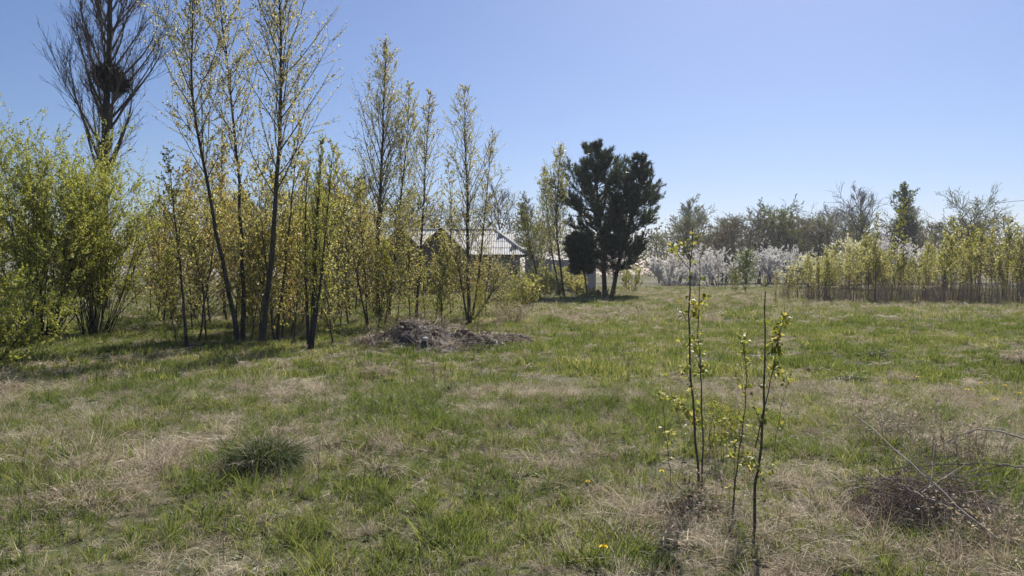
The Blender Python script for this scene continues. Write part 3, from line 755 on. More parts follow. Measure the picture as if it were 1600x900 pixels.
b, T = trunk_from([(945, 461), (944, 420), (938, 350), (931, 280), (927, 232)], 47.5)
plant_tree('pine_tree', b, pine_mesh(71, T, .17, .27, 3.15), MPi, 'dark pine with the taller crown, left of the pair', 'tree', 'pine pair')
b, T = trunk_from([(956, 458), (966, 410), (985, 350), (998, 300), (1001, 250)], 48.6)
plant_tree('pine_tree', b, pine_mesh(72, T, .16, .2, 2.75), MPi, 'dark pine leaning right, lower one of the pair', 'tree', 'pine pair')
b, T = trunk_from([(918, 460), (914, 430), (905, 400), (899, 372)], 46.6)
plant_tree('pine_tree', b, pine_mesh(73, T, .07, .42, 1.15), MPi, 'small pine under the left side of the pine pair', 'tree')
plant_shrub('bush', gp(930, 46), shrub_mesh(74, 26, .6, .8, .010, 7, 5, .08, ntw2=3, base_r=1.0), (bark_twig, bark_twig, leaf_olive), 'low olive growth around the pine trunks', 'bush')

# ------------------------------------------------------------------ background trees
def far_tree(seed, H, spreadw, t0, limbs, leafn, leaf, ang=.8, up=.05, r=.25, twr=.016, sub=9, twn=5, tint=(0, 1)):
    rng = np.random.default_rng(seed)
    T = path(rng, (0, 0, -.1), (rng.normal(0, .06), rng.normal(0, .06), 1), H * .86, 8, .05, .05)
    tr, br, fo = MB(), MB(), MB(); tr.tube(T, r * np.linspace(1, .12, 9), 7); n = limbs
    t = t0 + (.97 - t0) * np.arange(n) / n; u = (t - t0) / (1 - t0); p, d = alongs(T[None], np.zeros(n, int), t)
    az = rng.uniform(0, 6) + np.arange(n) * 2.4 + rng.normal(0, .4, n)
    L = H * spreadw * (.6 + .56 * np.sin(np.minimum(1, u * .9 + .15) * math.pi)) * rng.uniform(.65, 1.15, n)
    B = paths(rng, p, spreads(d, ang * rng.uniform(.6, 1.15, n) * (1 - .4 * u), az), L, 6, .1, up)
    br.tubes(B, taper(r * .35 * (1 - .6 * u), np.full(n, .018), 7), 4)
    C, L2 = sprout(rng, B, L, np.full(n, sub), .25, 1, (.3, .9), (.25, .5), n=4, wander=.1, up=up)
    br.tubes(C, taper(np.full(len(C), twr * 1.8), np.full(len(C), twr), 5), 3)
    D, L3 = sprout(rng, C, L2, np.full(len(C), twn), .2, 1, (.3, .9), (.3, .6), n=3, wander=.1, up=up)
    br.tubes(D, taper(np.full(len(D), twr), np.full(len(D), twr * .6), 4), 3)
    fo.leaves(*scatter_on(rng, [C, D], leafn, leaf, .35, *tint), .8, .3, rng)
    return tr, br, fo
FAR = {  # height 16 m prototypes
    'bare': (far_tree(81, 16, .28, .3, 22, 1.4, .12, .85, up=.02, sub=11), (bark_grey, bark_grey, leaf_farbrown)),
    'airy': (far_tree(82, 16, .22, .2, 22, 4.0, .13, .6, sub=11), (bark_grey, bark_grey, leaf_far)),
    'round': (far_tree(83, 16, .34, .36, 22, 7, .17, 1.15, up=.01), (bark_dark, bark_twig, leaf_fargreen)),
    'broad': (far_tree(84, 16, .40, .34, 20, 6.0, .15, 1.0, up=.03, r=.32), (bark_dark, bark_dark, leaf_far)),
    'brown': (far_tree(85, 16, .30, .06, 34, 5.0, .15, 1.05, up=.01), (bark_dark, bark_twig, leaf_farbrown)),
    'olive': (far_tree(86, 16, .28, .06, 34, 5.5, .15, 1.0, up=.01), (bark_dark, bark_twig, leaf_far)),
    'ivy': (far_tree(87, 16, .16, .15, 26, 4, .2, .6), (bark_dark, bark_dark, leaf_fargreen)),
    'weep': (far_tree(88, 16, .26, .35, 16, 3.5, .17, .9, up=-.08), (bark_dark, bark_grey, leaf_thicket))}
froot = {}
def put_far(kind, px, top, Yd, label, group=None, wide=1.2):
    x = (px - CX) / F * Yd; zb = gz(x, Yd)
    Hh = EYE + Yd * (HORIZON - top) / F - zb
    built, mats = FAR[kind]
    if kind not in froot:
        o = plant_tree('background_tree', (x, Yd, zb), built, mats, label, 'tree', group); froot[kind] = o
        zs = np.concatenate(built[1].v)[:, 2].max(); o['top'] = 0; froot[kind + 'h'] = float(zs); del o['top']
    else:
        o = copy_tree(froot[kind]); o.location = (x, Yd, zb)
        o['label'] = label
        if group: o['group'] = group
        elif 'group' in o: del o['group']
    s = Hh / froot[kind + 'h']
    o.rotation_euler = (0, 0, float(R.uniform(0, 6.28))); o.scale = (s * wide, s * wide, s)
for a in [('airy', 1062, 303, 120, 'tall pale grey tree showing just right of the pines'), ('olive', 1100, 322, 125, 'olive tree behind the left white blossom bush'),
          ('airy', 1128, 335, 140, 'thin grey tree between the olive tree and the dark twiggy one'),
          ('brown', 1165, 322, 112, 'dark twiggy brown tree behind the lone pale green young tree'), ('round', 1203, 303, 122, 'rounded green treetop standing highest left of centre of the far tree line'),
          ('brown', 1258, 325, 112, 'brown twiggy tree right of the rounded green treetop'), ('bare', 1296, 312, 118, 'slender bare tree right of the brown twiggy tree'),
          ('olive', 1228, 352, 105, 'low olive tree in front of the rounded green treetop'), ('bare', 1328, 315, 128, 'small bare tree left of the tallest bare tree'),
          ('bare', 1360, 280, 112, 'tallest bare tree with fine grey crown above the thicket'), ('ivy', 1407, 284, 108, 'ivy green topped narrow tree beside the tallest bare tree'),
          ('airy', 1436, 305, 118, 'grey airy tree right of the ivy topped tree'), ('broad', 1502, 288, 100, 'broad spreading tree with dark forked limbs above the thicket'),
          ('weep', 1572, 332, 92, 'yellow green drooping tree right of the broad spreading tree'), ('olive', 1640, 335, 110, 'olive tree cut by the right picture edge'),
          ('bare', 795, 278, 85, 'bare grey tree rising behind the house roof'), ('airy', 832, 300, 92, 'airy grey green tree between house and pines'),
          ('olive', 845, 345, 74, 'low olive tree behind the grey panel wall'), ('brown', 1135, 355, 105, 'low brown tree behind the left blossom bush'),
          ('olive', 1330, 370, 100, 'low olive tree behind the thicket left end'), ('brown', 1450, 345, 112, 'brown tree between ivy topped and broad spreading trees')]:
    put_far(*a)
for k, (px, top, Yd) in enumerate([(1080, 345, 104), (1112, 350, 108), (1150, 350, 118), (1185, 345, 116), (1215, 340, 110), (1245, 350, 118), (1275, 345, 108), (1300, 355, 104), (1345, 345, 110), (1380, 350, 104), (1420, 345, 106), (1475, 350, 108), (1530, 350, 106), (1600, 355, 104)]):
    kd = ('olive', 'brown')[k % 2 if k != 5 else 0]
    put_far(kd, px, top - 14, Yd, ['low olive tree in the row directly behind the blossom bushes and thicket', 'low brown tree in the row directly behind the blossom bushes and thicket'][k % 2 if k != 5 else 0], ['low olive row trees', 'low brown row trees'][k % 2 if k != 5 else 0], 1.5)
for k, (kd, px, top, Yd) in enumerate([('olive', 570, 262, 72), ('olive', 640, 290, 76), ('brown', 690, 305, 80), ('olive', 520, 285, 74), ('brown', 450, 290, 75), ('olive', 380, 300, 72), ('brown', 310, 300, 70),
                                       ('olive', 240, 320, 74), ('brown', 160, 330, 72), ('olive', 60, 330, 70), ('brown', -40, 320, 72), ('olive', 900, 360, 110), ('brown', 960, 350, 112), ('olive', 1030, 360, 115)]):
    put_far(kd, px, top, Yd, ['olive far tree half hidden behind the poplar stand and pines', 'brown far tree half hidden behind the poplar stand and pines'][kd == 'brown'], ['hidden olive trees', 'hidden brown trees'][kd == 'brown'])

# far wood closing the horizon
rng = np.random.default_rng(90); fo = MB(); n = 45000
x = rng.uniform(-230, 230, n); y = rng.uniform(165, 195, n)
hmax = 7.5 + 6 * vnoise(x, y, 14, 91) + 3 * vnoise(x, y, 4, 92)
z = hmax * rng.uniform(0, 1, n) ** .8
fo.leaves(np.stack((x, y, z), 1), rng.normal(0, 1, (n, 3)) + Z, rng.uniform(.35, .8, n), rng.beta(2, 2, n), .8, .3, rng)
tag(fo.build('distant_wood', leaf_farbrown), 'far off grey brown wood closing the horizon', 'wood', kind='stuff')

# ------------------------------------------------------------------ blossom bushes
def blossom_bush(px, top, wpx, Yd, seed, mats, label, group=None, name='blossom_bush', dens=26):
    Hh = EYE + Yd * (HORIZON - top) / F; wv = wpx / F * Yd
    g = gp(px, Yd)
    st, br, fo = shrub_mesh(seed, 30, Hh, .5, .035, 11, dens * .62, .11, up=-.02, ntw2=2, base_r=wv * .22, l1=.45, ratio=.9, low=.3)
    pts = np.concatenate(st.v); sc = wv / max(1e-3, np.percentile(pts[:, 0], 98) - np.percentile(pts[:, 0], 2)) / 1.25
    e = plant_shrub(name, g, (st, br, fo), mats, label, 'bush', group)
    e.scale = (sc, min(sc, 1.2), Hh / max(1e-3, np.percentile(np.concatenate(fo.v)[:, 2], 99)))
WB = (bark_dark, bark_grey, blossom); CB = (bark_dark, bark_grey, blossom_cream)
blossom_bush(1045, 400, 60, 92, 201, WB, 'white blossoming bush right behind the pines')
blossom_bush(1120, 388, 78, 88, 202, WB, 'white blossoming bush left of the lone pale green young tree')
blossom_bush(1195, 387, 62, 86, 203, WB, 'rounded white blossoming bush right of the lone pale green young tree')
blossom_bush(1235, 388, 62, 88, 204, WB, 'white blossoming bush touching the cream one')
blossom_bush(1270, 402, 90, 72, 205, CB, 'cream green blossoming bush sprawling at the thicket left end')
blossom_bush(1330, 374, 80, 66, 206, CB, 'pale cream blossoming bush behind the thicket left end')
blossom_bush(1395, 375, 80, 66, 207, WB, 'white blossoming bush behind the middle of the thicket')
blossom_bush(1470, 378, 80, 66, 208, CB, 'pale cream blossoming bush behind the thicket right half')
blossom_bush(1080, 415, 50, 95, 209, WB, 'low whitish bush between the two left blossom bushes')

# ------------------------------------------------------------------ thicket of saplings on the right
tp = []
for k, H in enumerate((2.7, 3.1, 2.4, 3.4, 2.9, 4.2)):
    rng = np.random.default_rng(300 + k)
    T = path(rng, (0, 0, -.03), (rng.normal(0, .05), rng.normal(0, .05), 1), H, 8, .03, .04)
    tp.append(poplar_mesh(310 + k, T, .014 + H * .002, crown0=(.42, .3, .36, .46, .26, .34)[k], nlimb=16, limb=.2, ang=.55, twigs=5, leafn=4.2, leaf=.08, up=.08, twig_r=.005))
troot = [None] * 6
TM = [(bark_red, bark_red, leaf_thicket), (bark_twig, bark_twig, leaf_fresh), (bark_red, bark_twig, leaf_thicket), (bark_twig, bark_twig, leaf_thicket), (bark_red, bark_red, leaf_olive), (bark_twig, bark_twig, leaf_fresh)]
rng = np.random.default_rng(320)
spots = []
for k in range(185):
    u = rng.uniform(0, 1); px = 1262 + 400 * u
    Yd = 37.5 + rng.uniform(0, 1) ** 1.4 * 11 + (1 - u) * 2.5
    spots.append((px, Yd, k % 5, rng.uniform(.66, 1.25) * (.72 + .38 * min(1, u * 1.6)) * (.85 + .35 * float(vnoise(px, 0, 45, 9)))))
for px in (1195, 1212, 1224, 1232, 1240, 1246, 1252, 1258, 1263, 1268, 1273, 1278, 1284, 1290):
    spots.append((px, 40 + rng.uniform(-1, 9), int(rng.integers(0, 5)), rng.uniform(.35, .75)))
spots += [(1368, 39, 5, 1.1), (1392, 42, 5, 1.35), (1440, 40, 5, .9), (1475, 38, 5, .95), (1530, 40, 5, 1.05), (1565, 41, 5, 1.1), (1590, 39, 5, 1.0), (1345, 43, 5, 1.0), (1620, 39, 5, 1.1), (1545, 44, 5, 1.0)]
for px, Yd, k, s in spots:
    loc = gp(px, Yd)
    tall = k == 5
    lab = 'taller sapling rising above the dense sapling thicket on the right' if tall else 'slender yellow green sapling in the dense thicket on the right'
    grp = 'taller thicket saplings' if tall else 'thicket saplings'
    wp = next(w for lim, w in ((1262, 'thinning left end of the thicket'), (1320, 'thicket below the slender bare tree'), (1385, 'thicket below the tallest bare tree'), (1450, 'thicket below the ivy topped tree'), (1540, 'thicket below the broad spreading tree'), (9999, 'thicket part at the right edge')) if px < lim)
    wd = 'front' if Yd < 40.5 else 'inside'
    lab = ('taller yellow green sapling rising above the %s' if tall else 'slender yellow green sapling ' + ('at the front of the %s' if wd == 'front' else 'deep in the %s')) % wp
    grp = lab + ' group'
    if troot[k] is None:
        troot[k] = plant_tree('sapling', loc, tp[k], TM[k], lab, 'sapling', grp); o = troot[k]
    else:
        o = copy_tree(troot[k]); o.location = loc; o['label'] = lab; o['group'] = grp
    o.rotation_euler = (0, 0, float(rng.uniform(0, 6.28))); s = float(s); o.scale = (s, s, s)
# bare reddish stems at the thicket foot
m = MB()
for k in range(3200):
    u = rng.uniform(0, 1) ** .8; px = 1205 + 470 * u; Yd = 37.0 + 1.6 * float(vnoise(px, 0, 28, 12)) + rng.uniform(0, 1) ** 1.5 * 9 + (1 - u) * 3
    if float(vnoise(px, Yd * 12, 16, 11)) * .6 + float(vnoise(px, Yd * 12, 5, 13)) * .4 < .5 - .12 * min(1, u * 3): continue
    g = np.array(gp(px, Yd)); m.tube(path(rng, g, (rng.normal(0, .17), rng.normal(0, .17), 1), rng.uniform(.3, 1) ** 1.5 * rng.uniform(.9, 2.6), 3, .1), [.009, .008, .006, .004], 3)
tag(m.build('bare_shoots', shoot_mat), 'mass of bare reddish shoots at the foot of the thicket', 'shoots', kind='stuff')
fm = gp(1500, 36.6)
st = blob(.22, .16, .13, 2, .25, .9, 33, stone_mat, 'pale_stone', None, (gp(1507, 36.9)[0], 36.9, gp(1507, 36.9)[2] + .08))
tag(st, 'pale stone lying before the thicket foot', 'stone')

# overhead wire far right
m = MB(); w0, w1 = at(1555, 317, 80), at(1640, 310, 74)
P = np.linspace(w0 + (w0 - w1) * .0, w1, 8); m.tube(P, np.full(8, .02), 5)
tag(m.build('overhead_wire', wire_mat), 'thin dark overhead wire at the right picture edge', 'wire')

# ------------------------------------------------------------------ earth mound
def mound_h(x, y):
    b = .6 * np.exp(-(((x + 2.05) / .95) ** 2 + ((y - 16.1) / .85) ** 2) ** 1.3)
    b = np.maximum(b, .36 * np.exp(-(((x + 1.15) / .9) ** 2 + ((y - 16.4) / .7) ** 2) ** 1.2))
    b = np.maximum(b, .26 * np.exp(-(((x + .45) / .75) ** 2 + ((y - 17.0) / .45) ** 2) ** 1.2))
    b = np.maximum(b, .24 * np.exp(-(((x - .05) / .45) ** 2 + ((y - 17.3) / .2) ** 2) ** 1.2))
    b = np.maximum(b, .3 * np.exp(-(((x + 2.95) / .7) ** 2 + ((y - 16.3) / .6) ** 2) ** 1.2))
    lump = (vnoise(x, y, .45, 61) - .5) * .18 + (vnoise(x, y, .16, 62) - .5) * .07 + (vnoise(x, y, .06, 63) - .5) * .05
    return b * 1.0 + lump * np.clip(b / .2, 0, 1) - .07 * np.clip(1 - b / .05, 0, 1)
mx = np.linspace(-4.2, 1.2, 150); my = np.linspace(14.7, 18.4, 110); A, B_ = np.meshgrid(mx, my)
mv = np.stack((A, B_, mound_h(A, B_) + height(A, B_)), -1).reshape(-1, 3)
i = (np.arange(109)[:, None] * 150 + np.arange(149)[None, :])
mq = np.stack((i, i + 1, i + 151, i + 150), -1).reshape(-1, 4)
mb_ = np.array((-2.0, 16.2, gz(-2, 16.2)))
md = empty('earth_mound', mb_, 'dark heap of dug earth and roots in front of the poplars', 'mound')
link('soil', mesh_np('soil', mv - mb_, faces_quad=mq, mat=earth_mat), md)
rng = np.random.default_rng(66)
for k in range(45):
    x, y = rng.uniform(-3.3, .3), rng.uniform(15.3, 17.4); h = float(mound_h(x, y))
    if h < .08: continue
    s = rng.uniform(.03, .10)
    blob(s * 1.2, s, s * .8, 1, .3, .8, k + 1, earth_mat, 'clod', md, np.array((x, y, gz(x, y) + h)) - mb_)
m = MB()
for k in range(2400):
    x, y = rng.uniform(-3.5, .6), rng.uniform(15.0, 17.8); h = float(mound_h(x, y))
    if h < .05: continue
    p = np.array((x, y, gz(x, y) + h - .02)) - mb_; L = rng.uniform(.12, .5)
    m.tube(path(rng, p, (rng.normal(0, .8), rng.normal(0, .8), rng.uniform(.2, .9)), L, 3, .25, -.16), [.005, .005, .004, .003], 3, tint=rng.uniform(0, 1))
tag(m.build('dead_roots', straw_self, md), kind='stuff')
sp_ = onground(676, 538)
st = blob(.06, .05, .04, 2, .2, .9, 34, stone_mat, 'white_stone', None, (sp_[0], 15.3, gz(sp_[0], 15.3) + float(mound_h(sp_[0], 15.3)) + .05))
tag(st, 'small white stone on the front slope of the earth mound', 'stone')

# ------------------------------------------------------------------ grass
def blade(m, rng, p, d, L, w, bend, tint, seg=3):
    """one bent blade"""
    d = nrm(np.array(d, float)); side = nrm(np.cross(d, rng.normal(0, 1, 3)))
    pts = [np.array(p, float)]; dd = d.copy(); out = nrm(np.array((d[0], d[1], 0)) + rng.normal(0, .3, 3) * (1, 1, 0))
    for k in range(seg):
        dd = nrm(dd + out * bend * .5 + np.array((0, 0, -bend * .45 * (k + .3))))
        pts.append(pts[-1] + dd * L / seg)
    pts = np.array(pts); pts[:, 2] = np.maximum(pts[:, 2], .004)
    ww = w * np.linspace(1, .55, seg) / 2
    v = []
    for k in range(seg): v += [pts[k] - side * ww[k], pts[k] + side * ww[k]]
    v.append(pts[-1])
    q = [(2 * k, 2 * k + 1, 2 * k + 3, 2 * k + 2) for k in range(seg - 1)]
    n = 2 * seg
    m.raw(v, q=q, t=[(n - 2, n - 1, n)], tint=tint)

def tuft(seed, n, rad, hlo, hhi, w, bend, splay, tint=(0, 1), seg=3, dead=0.0):
    rng = np.random.default_rng(seed); m = MB()
    for k in range(n):
        a = rng.uniform(0, 6.28); r = rad * math.sqrt(rng.uniform(0, 1))
        L = rng.uniform(hlo, hhi); sp = abs(rng.normal(0, splay))
        b = a + rng.normal(0, .9)
        t = rng.uniform(*tint)
        if rng.uniform() < dead: t = rng.uniform(.9, 1.0)
        blade(m, rng, (r * math.cos(a), r * math.sin(a), -.012), (math.cos(b) * sp, math.sin(b) * sp, 1), L, w * rng.uniform(.7, 1.3), bend * rng.uniform(.3, 1.6), t, seg)
    return m
def litter(seed, n, rad, llo, lhi, w, zmax):
    rng = np.random.default_rng(seed); m = MB()
    for k in range(n):
        a = rng.uniform(0, 6.28); r = rad * math.sqrt(rng.uniform(0, 1)); b = rng.uniform(0, 6.28)
        blade(m, rng, (r * math.cos(a), r * math.sin(a), rng.uniform(.0, zmax)), (math.cos(b), math.sin(b), rng.uniform(-.05, .55)), rng.uniform(llo, lhi), w * rng.uniform(.7, 1.3), rng.uniform(.1, .6), rng.uniform(0, 1), 3)
    return m
def source(cname, items, mat):
    c = bpy.data.collections.new(cname)
    for k, m in enumerate(items):
        o = bpy.data.objects.new('%s_%s' % (cname, 'abcdefgh'[k]), m.mesh(cname, mat)); c.objects.link(o)
    return c
G_near = source('green_tuft', [tuft(1, 32, .09, .04, .11, .006, .25, .35, (0, .9), dead=.08), tuft(2, 28, .08, .05, .14, .006, .35, .4, (0, 1), dead=.12), tuft(3, 38, .12, .03, .085, .006, .2, .45, (.1, 1), dead=.12),
                               tuft(4, 24, .05, .08, .19, .006, .3, .22, (0, .8), dead=.06), tuft(16, 10, .03, .05, .10, .022, .6, .9, (.1, .9), 4), tuft(17, 20, .04, .06, .15, .0065, .4, .3, (.2, 1))], grass_mat)
G_far = source('green_patch', [tuft(5, 70, .30, .06, .15, .017, .25, .35, (0, 1), 2, .12), tuft(6, 60, .34, .07, .20, .017, .3, .4, (0, 1), 2, .15), tuft(7, 70, .28, .05, .12, .018, .25, .4, (.1, 1), 2, .15), tuft(18, 50, .16, .08, .24, .017, .3, .3, (0, .8), 2, .05)], grass_mat)
D_near = source('dry_tuft', [tuft(8, 34, .08, .14, .36, .0052, .75, .6), tuft(9, 28, .12, .12, .32, .0052, 1.0, .8), tuft(10, 40, .06, .18, .42, .0048, .6, .5), litter(11, 40, .22, .10, .30, .0055, .05), litter(12, 36, .2, .12, .34, .005, .07)], straw_mat)
D_far = source('dry_patch', [tuft(13, 60, .28, .10, .28, .014, .8, .7, seg=2), litter(14, 60, .34, .15, .35, .014, .09), tuft(15, 50, .2, .14, .36, .013, .6, .5, seg=2)], straw_mat)

def scatter_tree():
    ng = bpy.data.node_groups.new('scatter', 'GeometryNodeTree')
    ng.interface.new_socket('Geometry', in_out='INPUT', socket_type='NodeSocketGeometry')
    ng.interface.new_socket('Collection', in_out='INPUT', socket_type='NodeSocketCollection')
    ng.interface.new_socket('Geometry', in_out='OUTPUT', socket_type='NodeSocketGeometry')
    N, L = ng.nodes, ng.links
    gi, go = N.new('NodeGroupInput'), N.new('NodeGroupOutput')
    ci = N.new('GeometryNodeCollectionInfo'); ci.inputs['Separate Children'].default_value = True; ci.inputs['Reset Children'].default_value = True
    L.new(gi.outputs[1], ci.inputs['Collection'])
    ip = N.new('GeometryNodeInstanceOnPoints'); ip.inputs['Pick Instance'].default_value = True
    def attr(n, t):
        a = N.new('GeometryNodeInputNamedAttribute'); a.data_type = t; a.inputs['Name'].default_value = n; return a.outputs['Attribute']
    L.new(gi.outputs[0], ip.inputs['Points']); L.new(ci.outputs[0], ip.inputs['Instance'])
    L.new(attr('idx', 'INT'), ip.inputs['Instance Index'])
    e2r = N.new('FunctionNodeEulerToRotation'); L.new(attr('rot', 'FLOAT_VECTOR'), e2r.inputs[0]); L.new(e2r.outputs[0], ip.inputs['Rotation'])
    L.new(attr('scl', 'FLOAT_VECTOR'), ip.inputs['Scale'])
    L.new(ip.outputs[0], go.inputs[0])
    return ng
SCAT = scatter_tree()
def scatter(name, x, y, scl, tint, coll, label, cat, rng, zoff=0.0, tilt=.12):
    n = len(x); z = height(x, y)
    mh = np.where((x > -4.2) & (x < 1.2) & (y > 14.7) & (y < 18.4), mound_h(x, y), -1)
    keep = mh < (.3 if 'dry' in name else .12)
    z = np.where(mh > 0, z + mh, z)
    x, y, z, scl, tint = x[keep], y[keep], z[keep], scl[keep], tint[keep]; n = len(x)
    me = bpy.data.meshes.new(name); me.vertices.add(n)
    me.vertices.foreach_set('co', np.stack((x, y, z + zoff), 1).astype(np.float32).ravel())
    def put(nm, ty, arr, key):
        a = me.attributes.new(nm, ty, 'POINT'); a.data.foreach_set(key, arr.ravel())
    rot = np.stack((rng.normal(0, tilt, n), rng.normal(0, tilt, n), rng.uniform(0, 6.283, n)), 1).astype(np.float32)
    s3 = np.stack((scl, scl, scl * rng.uniform(.8, 1.25, n)), 1).astype(np.float32)
    put('rot', 'FLOAT_VECTOR', rot, 'vector'); put('scl', 'FLOAT_VECTOR', s3, 'vector')
    put('ptint', 'FLOAT', tint.astype(np.float32), 'value')
    put('idx', 'INT', rng.integers(0, len(coll.objects), n).astype(np.int32), 'value')
    o = link(name, me); md_ = o.modifiers.new('scatter', 'NODES'); md_.node_group = SCAT
    for it in SCAT.interface.items_tree:
        if it.name == 'Collection': md_[it.identifier] = coll
    tag(o, label, cat, kind='stuff')
    return o
def wedge(rng, y0, y1, dens):
    """uniform points on the ground the view can see, with a margin"""
    k = .80
    area = k * (y1 * y1 - y0 * y0) + 2 * 1.2 * (y1 - y0); n = int(area * dens)
    y = np.sqrt(rng.uniform(y0 * y0, y1 * y1, n)); x = rng.uniform(-1, 1, n) * (y * k + 1.2)
    return x, y
rng = np.random.default_rng(500)
def greentint(x, y, rng):
    return np.clip(.05 + .5 * vnoise(x, y, .45, 71) + .3 * vnoise(x, y, 1.3, 77) + .3 * (vnoise(x, y, 4, 72) - .3) + rng.normal(0, .16, len(x)), 0, 1)
def drytint(x, y, rng):
    return np.clip(.08 + .8 * vnoise(x, y, .5, 73) + rng.normal(0, .2, len(x)), 0, 1)
x, y = wedge(rng, 2.6, 11, 190); dz = dryness(x, y); k = rng.uniform(0, 1, len(x)) > dz * .55; x, y = x[k], y[k]
k = vnoise(x, y, .22, 75) * .6 + vnoise(x, y, .6, 76) * .4 + rng.normal(0, .08, len(x)) > .31; x, y = x[k], y[k]
scatter('meadow_grass', x, y, rng.uniform(.5, 1.3, len(x)) * (.55 + .8 * vnoise(x, y, .5, 74)), greentint(x, y, rng), G_near, 'short green meadow grass covering the nearest ground', 'grass', rng)
x, y = wedge(rng, 11, 24, 34); dz = dryness(x, y); k = rng.uniform(0, 1, len(x)) > dz * .55; x, y = x[k], y[k]
k = vnoise(x, y, .4, 75) * .6 + vnoise(x, y, 1.1, 76) * .4 + rng.normal(0, .08, len(x)) > .33; x, y = x[k], y[k]
scatter('meadow_grass', x, y, rng.uniform(.4, .95, len(x)) * (.6 + .8 * vnoise(x, y, .7, 74)), greentint(x, y, rng), G_far, 'green meadow grass in the middle of the field', 'grass', rng)
x, y = wedge(rng, 24, 75, 6.5); dz = dryness(x, y); k = rng.uniform(0, 1, len(x)) > dz * .6; x, y = x[k], y[k]
scatter('meadow_grass', x, y, rng.uniform(.9, 1.4, len(x)), greentint(x, y, rng), G_far, 'green meadow grass in the far part of the field', 'grass', rng)
x, y = wedge(rng, 2.6, 11, 150); dz = dryness(x, y); k = rng.uniform(0, 1, len(x)) < .42 + dz * .5; x, y = x[k], y[k]; dz = dz[k]
scatter('dry_grass', x, y, rng.uniform(.5, 1.1, len(x)) * (.5 + .6 * dz), drytint(x, y, rng), D_near, 'dead straw coloured grass matted over the nearest ground', 'dry grass', rng, tilt=.2)
x, y = wedge(rng, 11, 24, 26); dz = dryness(x, y); k = rng.uniform(0, 1, len(x)) < .38 + dz * .5; x, y = x[k], y[k]; dz = dz[k]
scatter('dry_grass', x, y, rng.uniform(.4, .8, len(x)) * (.6 + .45 * dz), drytint(x, y, rng), D_far, 'dead straw coloured grass in the middle of the field', 'dry grass', rng, tilt=.15)
x, y = wedge(rng, 24, 75, 5); dz = dryness(x, y); k = rng.uniform(0, 1, len(x)) < .38 + dz * .55; x, y = x[k], y[k]; dz = dz[k]
scatter('dry_grass', x, y, rng.uniform(.7, 1.2, len(x)), drytint(x, y, rng), D_far, 'dead straw coloured grass in the far part of the field', 'dry grass', rng, tilt=.1)

# single tussocks that stand out
clump_mat = solid('matted_roots', (.05, .04, .028), (.17, .135, .095), 30, c2=(.28, .225, .16), bump=1.0, detail=9, stretch=(1, 1, .25))
def tussock(px, py, wpx, H, mats, seed, label, n=420, drop=.9, name='grass_tussock', dead=.25):
    g = onground(px, py); Yd = g[1]; wv = wpx / F * Yd
    e = empty(name, (g[0], Yd, gz(g[0], Yd)), label, 'tussock')
    rng = np.random.default_rng(seed); m = MB(); dd = MB()
    for k in range(n):
        a = rng.uniform(0, 6.28); r = wv * .36 * math.sqrt(rng.uniform(0, 1)); hh = math.sqrt(max(0, 1 - (r / (wv * .4)) ** 2)) * H * .45
        dst = dd if rng.uniform() < dead else m
        blade(dst, rng, (r * math.cos(a), r * math.sin(a), hh * rng.uniform(.3, 1) - .02), (math.cos(a) * r / wv * 2.2 + rng.normal(0, .25), math.sin(a) * r / wv * 2.2 + rng.normal(0, .25), 1),
              H * rng.uniform(.45, 1.0), .0046 * max(1, Yd / 6.5), drop * rng.uniform(.4, 1.5), rng.uniform(0, 1), 4)
    if m.n: m.build('blades', mats[0], e)
    if dd.n: dd.build('dead_blades', mats[1], e)
    blob(wv * .34, wv * .27, H * (.5 if mats[0] is not straw_self else .26), 2, .25, .7, seed, clump_mat, 'root_clump', e, (0, 0, -.03), flat=-.05)
    return e
grass_shade_dark = leafmat('grass_tussock_shade_dark', [(0, (.022, .038, .013)), (.5, (.05, .08, .022)), (.85, (.10, .145, .04)), (1, (.2, .19, .1))], .3, .6, .15)  # grass green darkened so the blade colour itself carries shade
GD = (grass_shade_dark, straw_self)
GS = (grass_self, straw_self); DS = (straw_self, straw_self)
tussock(414, 736, 112, .36, GD, 401, 'large dark green tussock, shade coloured in, with drooping blades, left foreground', n=2200, dead=.15, drop=.5)  # shade of the near side is put into its dark blades
tussock(592, 750, 85, .30, GS, 402, 'green and straw tussock right of the large dark one', n=420, dead=.55)
tussock(592, 585, 55, .34, DS, 403, 'upright straw coloured tussock before the earth mound', n=300, drop=.7)
tussock(668, 590, 60, .22, DS, 404, 'low rounded straw tussock in front of the mound', n=300)
tussock(702, 610, 28, .25, GS, 405, 'small bright green tussock in front of the mound', n=160, dead=0, drop=.5)
tussock(742, 775, 36, .16, GS, 406, 'small dark green tussock in the centre foreground', n=160, dead=.05, drop=.5)
tussock(440, 620, 90, .26, DS, 407, 'flattened wide straw tussock behind the large dark one', n=380, drop=1.1)
tussock(140, 785, 190, .24, DS, 408, 'broad pale straw tussock in the left foreground', n=620, drop=.6)
tussock(285, 708, 120, .26, DS, 409, 'pinkish straw tussock between the broad pale one and the dark one', n=520, drop=1.0)
tussock(180, 704, 110, .24, DS, 410, 'straw tussock left of the pinkish one', n=480, drop=1.0)
tussock(12, 612, 50, .35, DS, 411, 'straw tussock at the left picture edge', n=260, drop=.9)
tussock(995, 700, 50, .15, GS, 412, 'small green tussock left of the two stemmed sapling', n=200, dead=.3)
tussock(1365, 556, 55, .3, GD, 413, 'tussock coloured dark as tuft shadow in the right field', n=160, dead=.2)  # stands for a shadow cast by tufts, painted as dark blades
tussock(1185, 552, 100, .26, GD, 414, 'low tussock coloured dark as tuft shadow, behind the right sapling', n=160, dead=.2)  # dark streak of tuft shadow, made as a dark coloured tussock
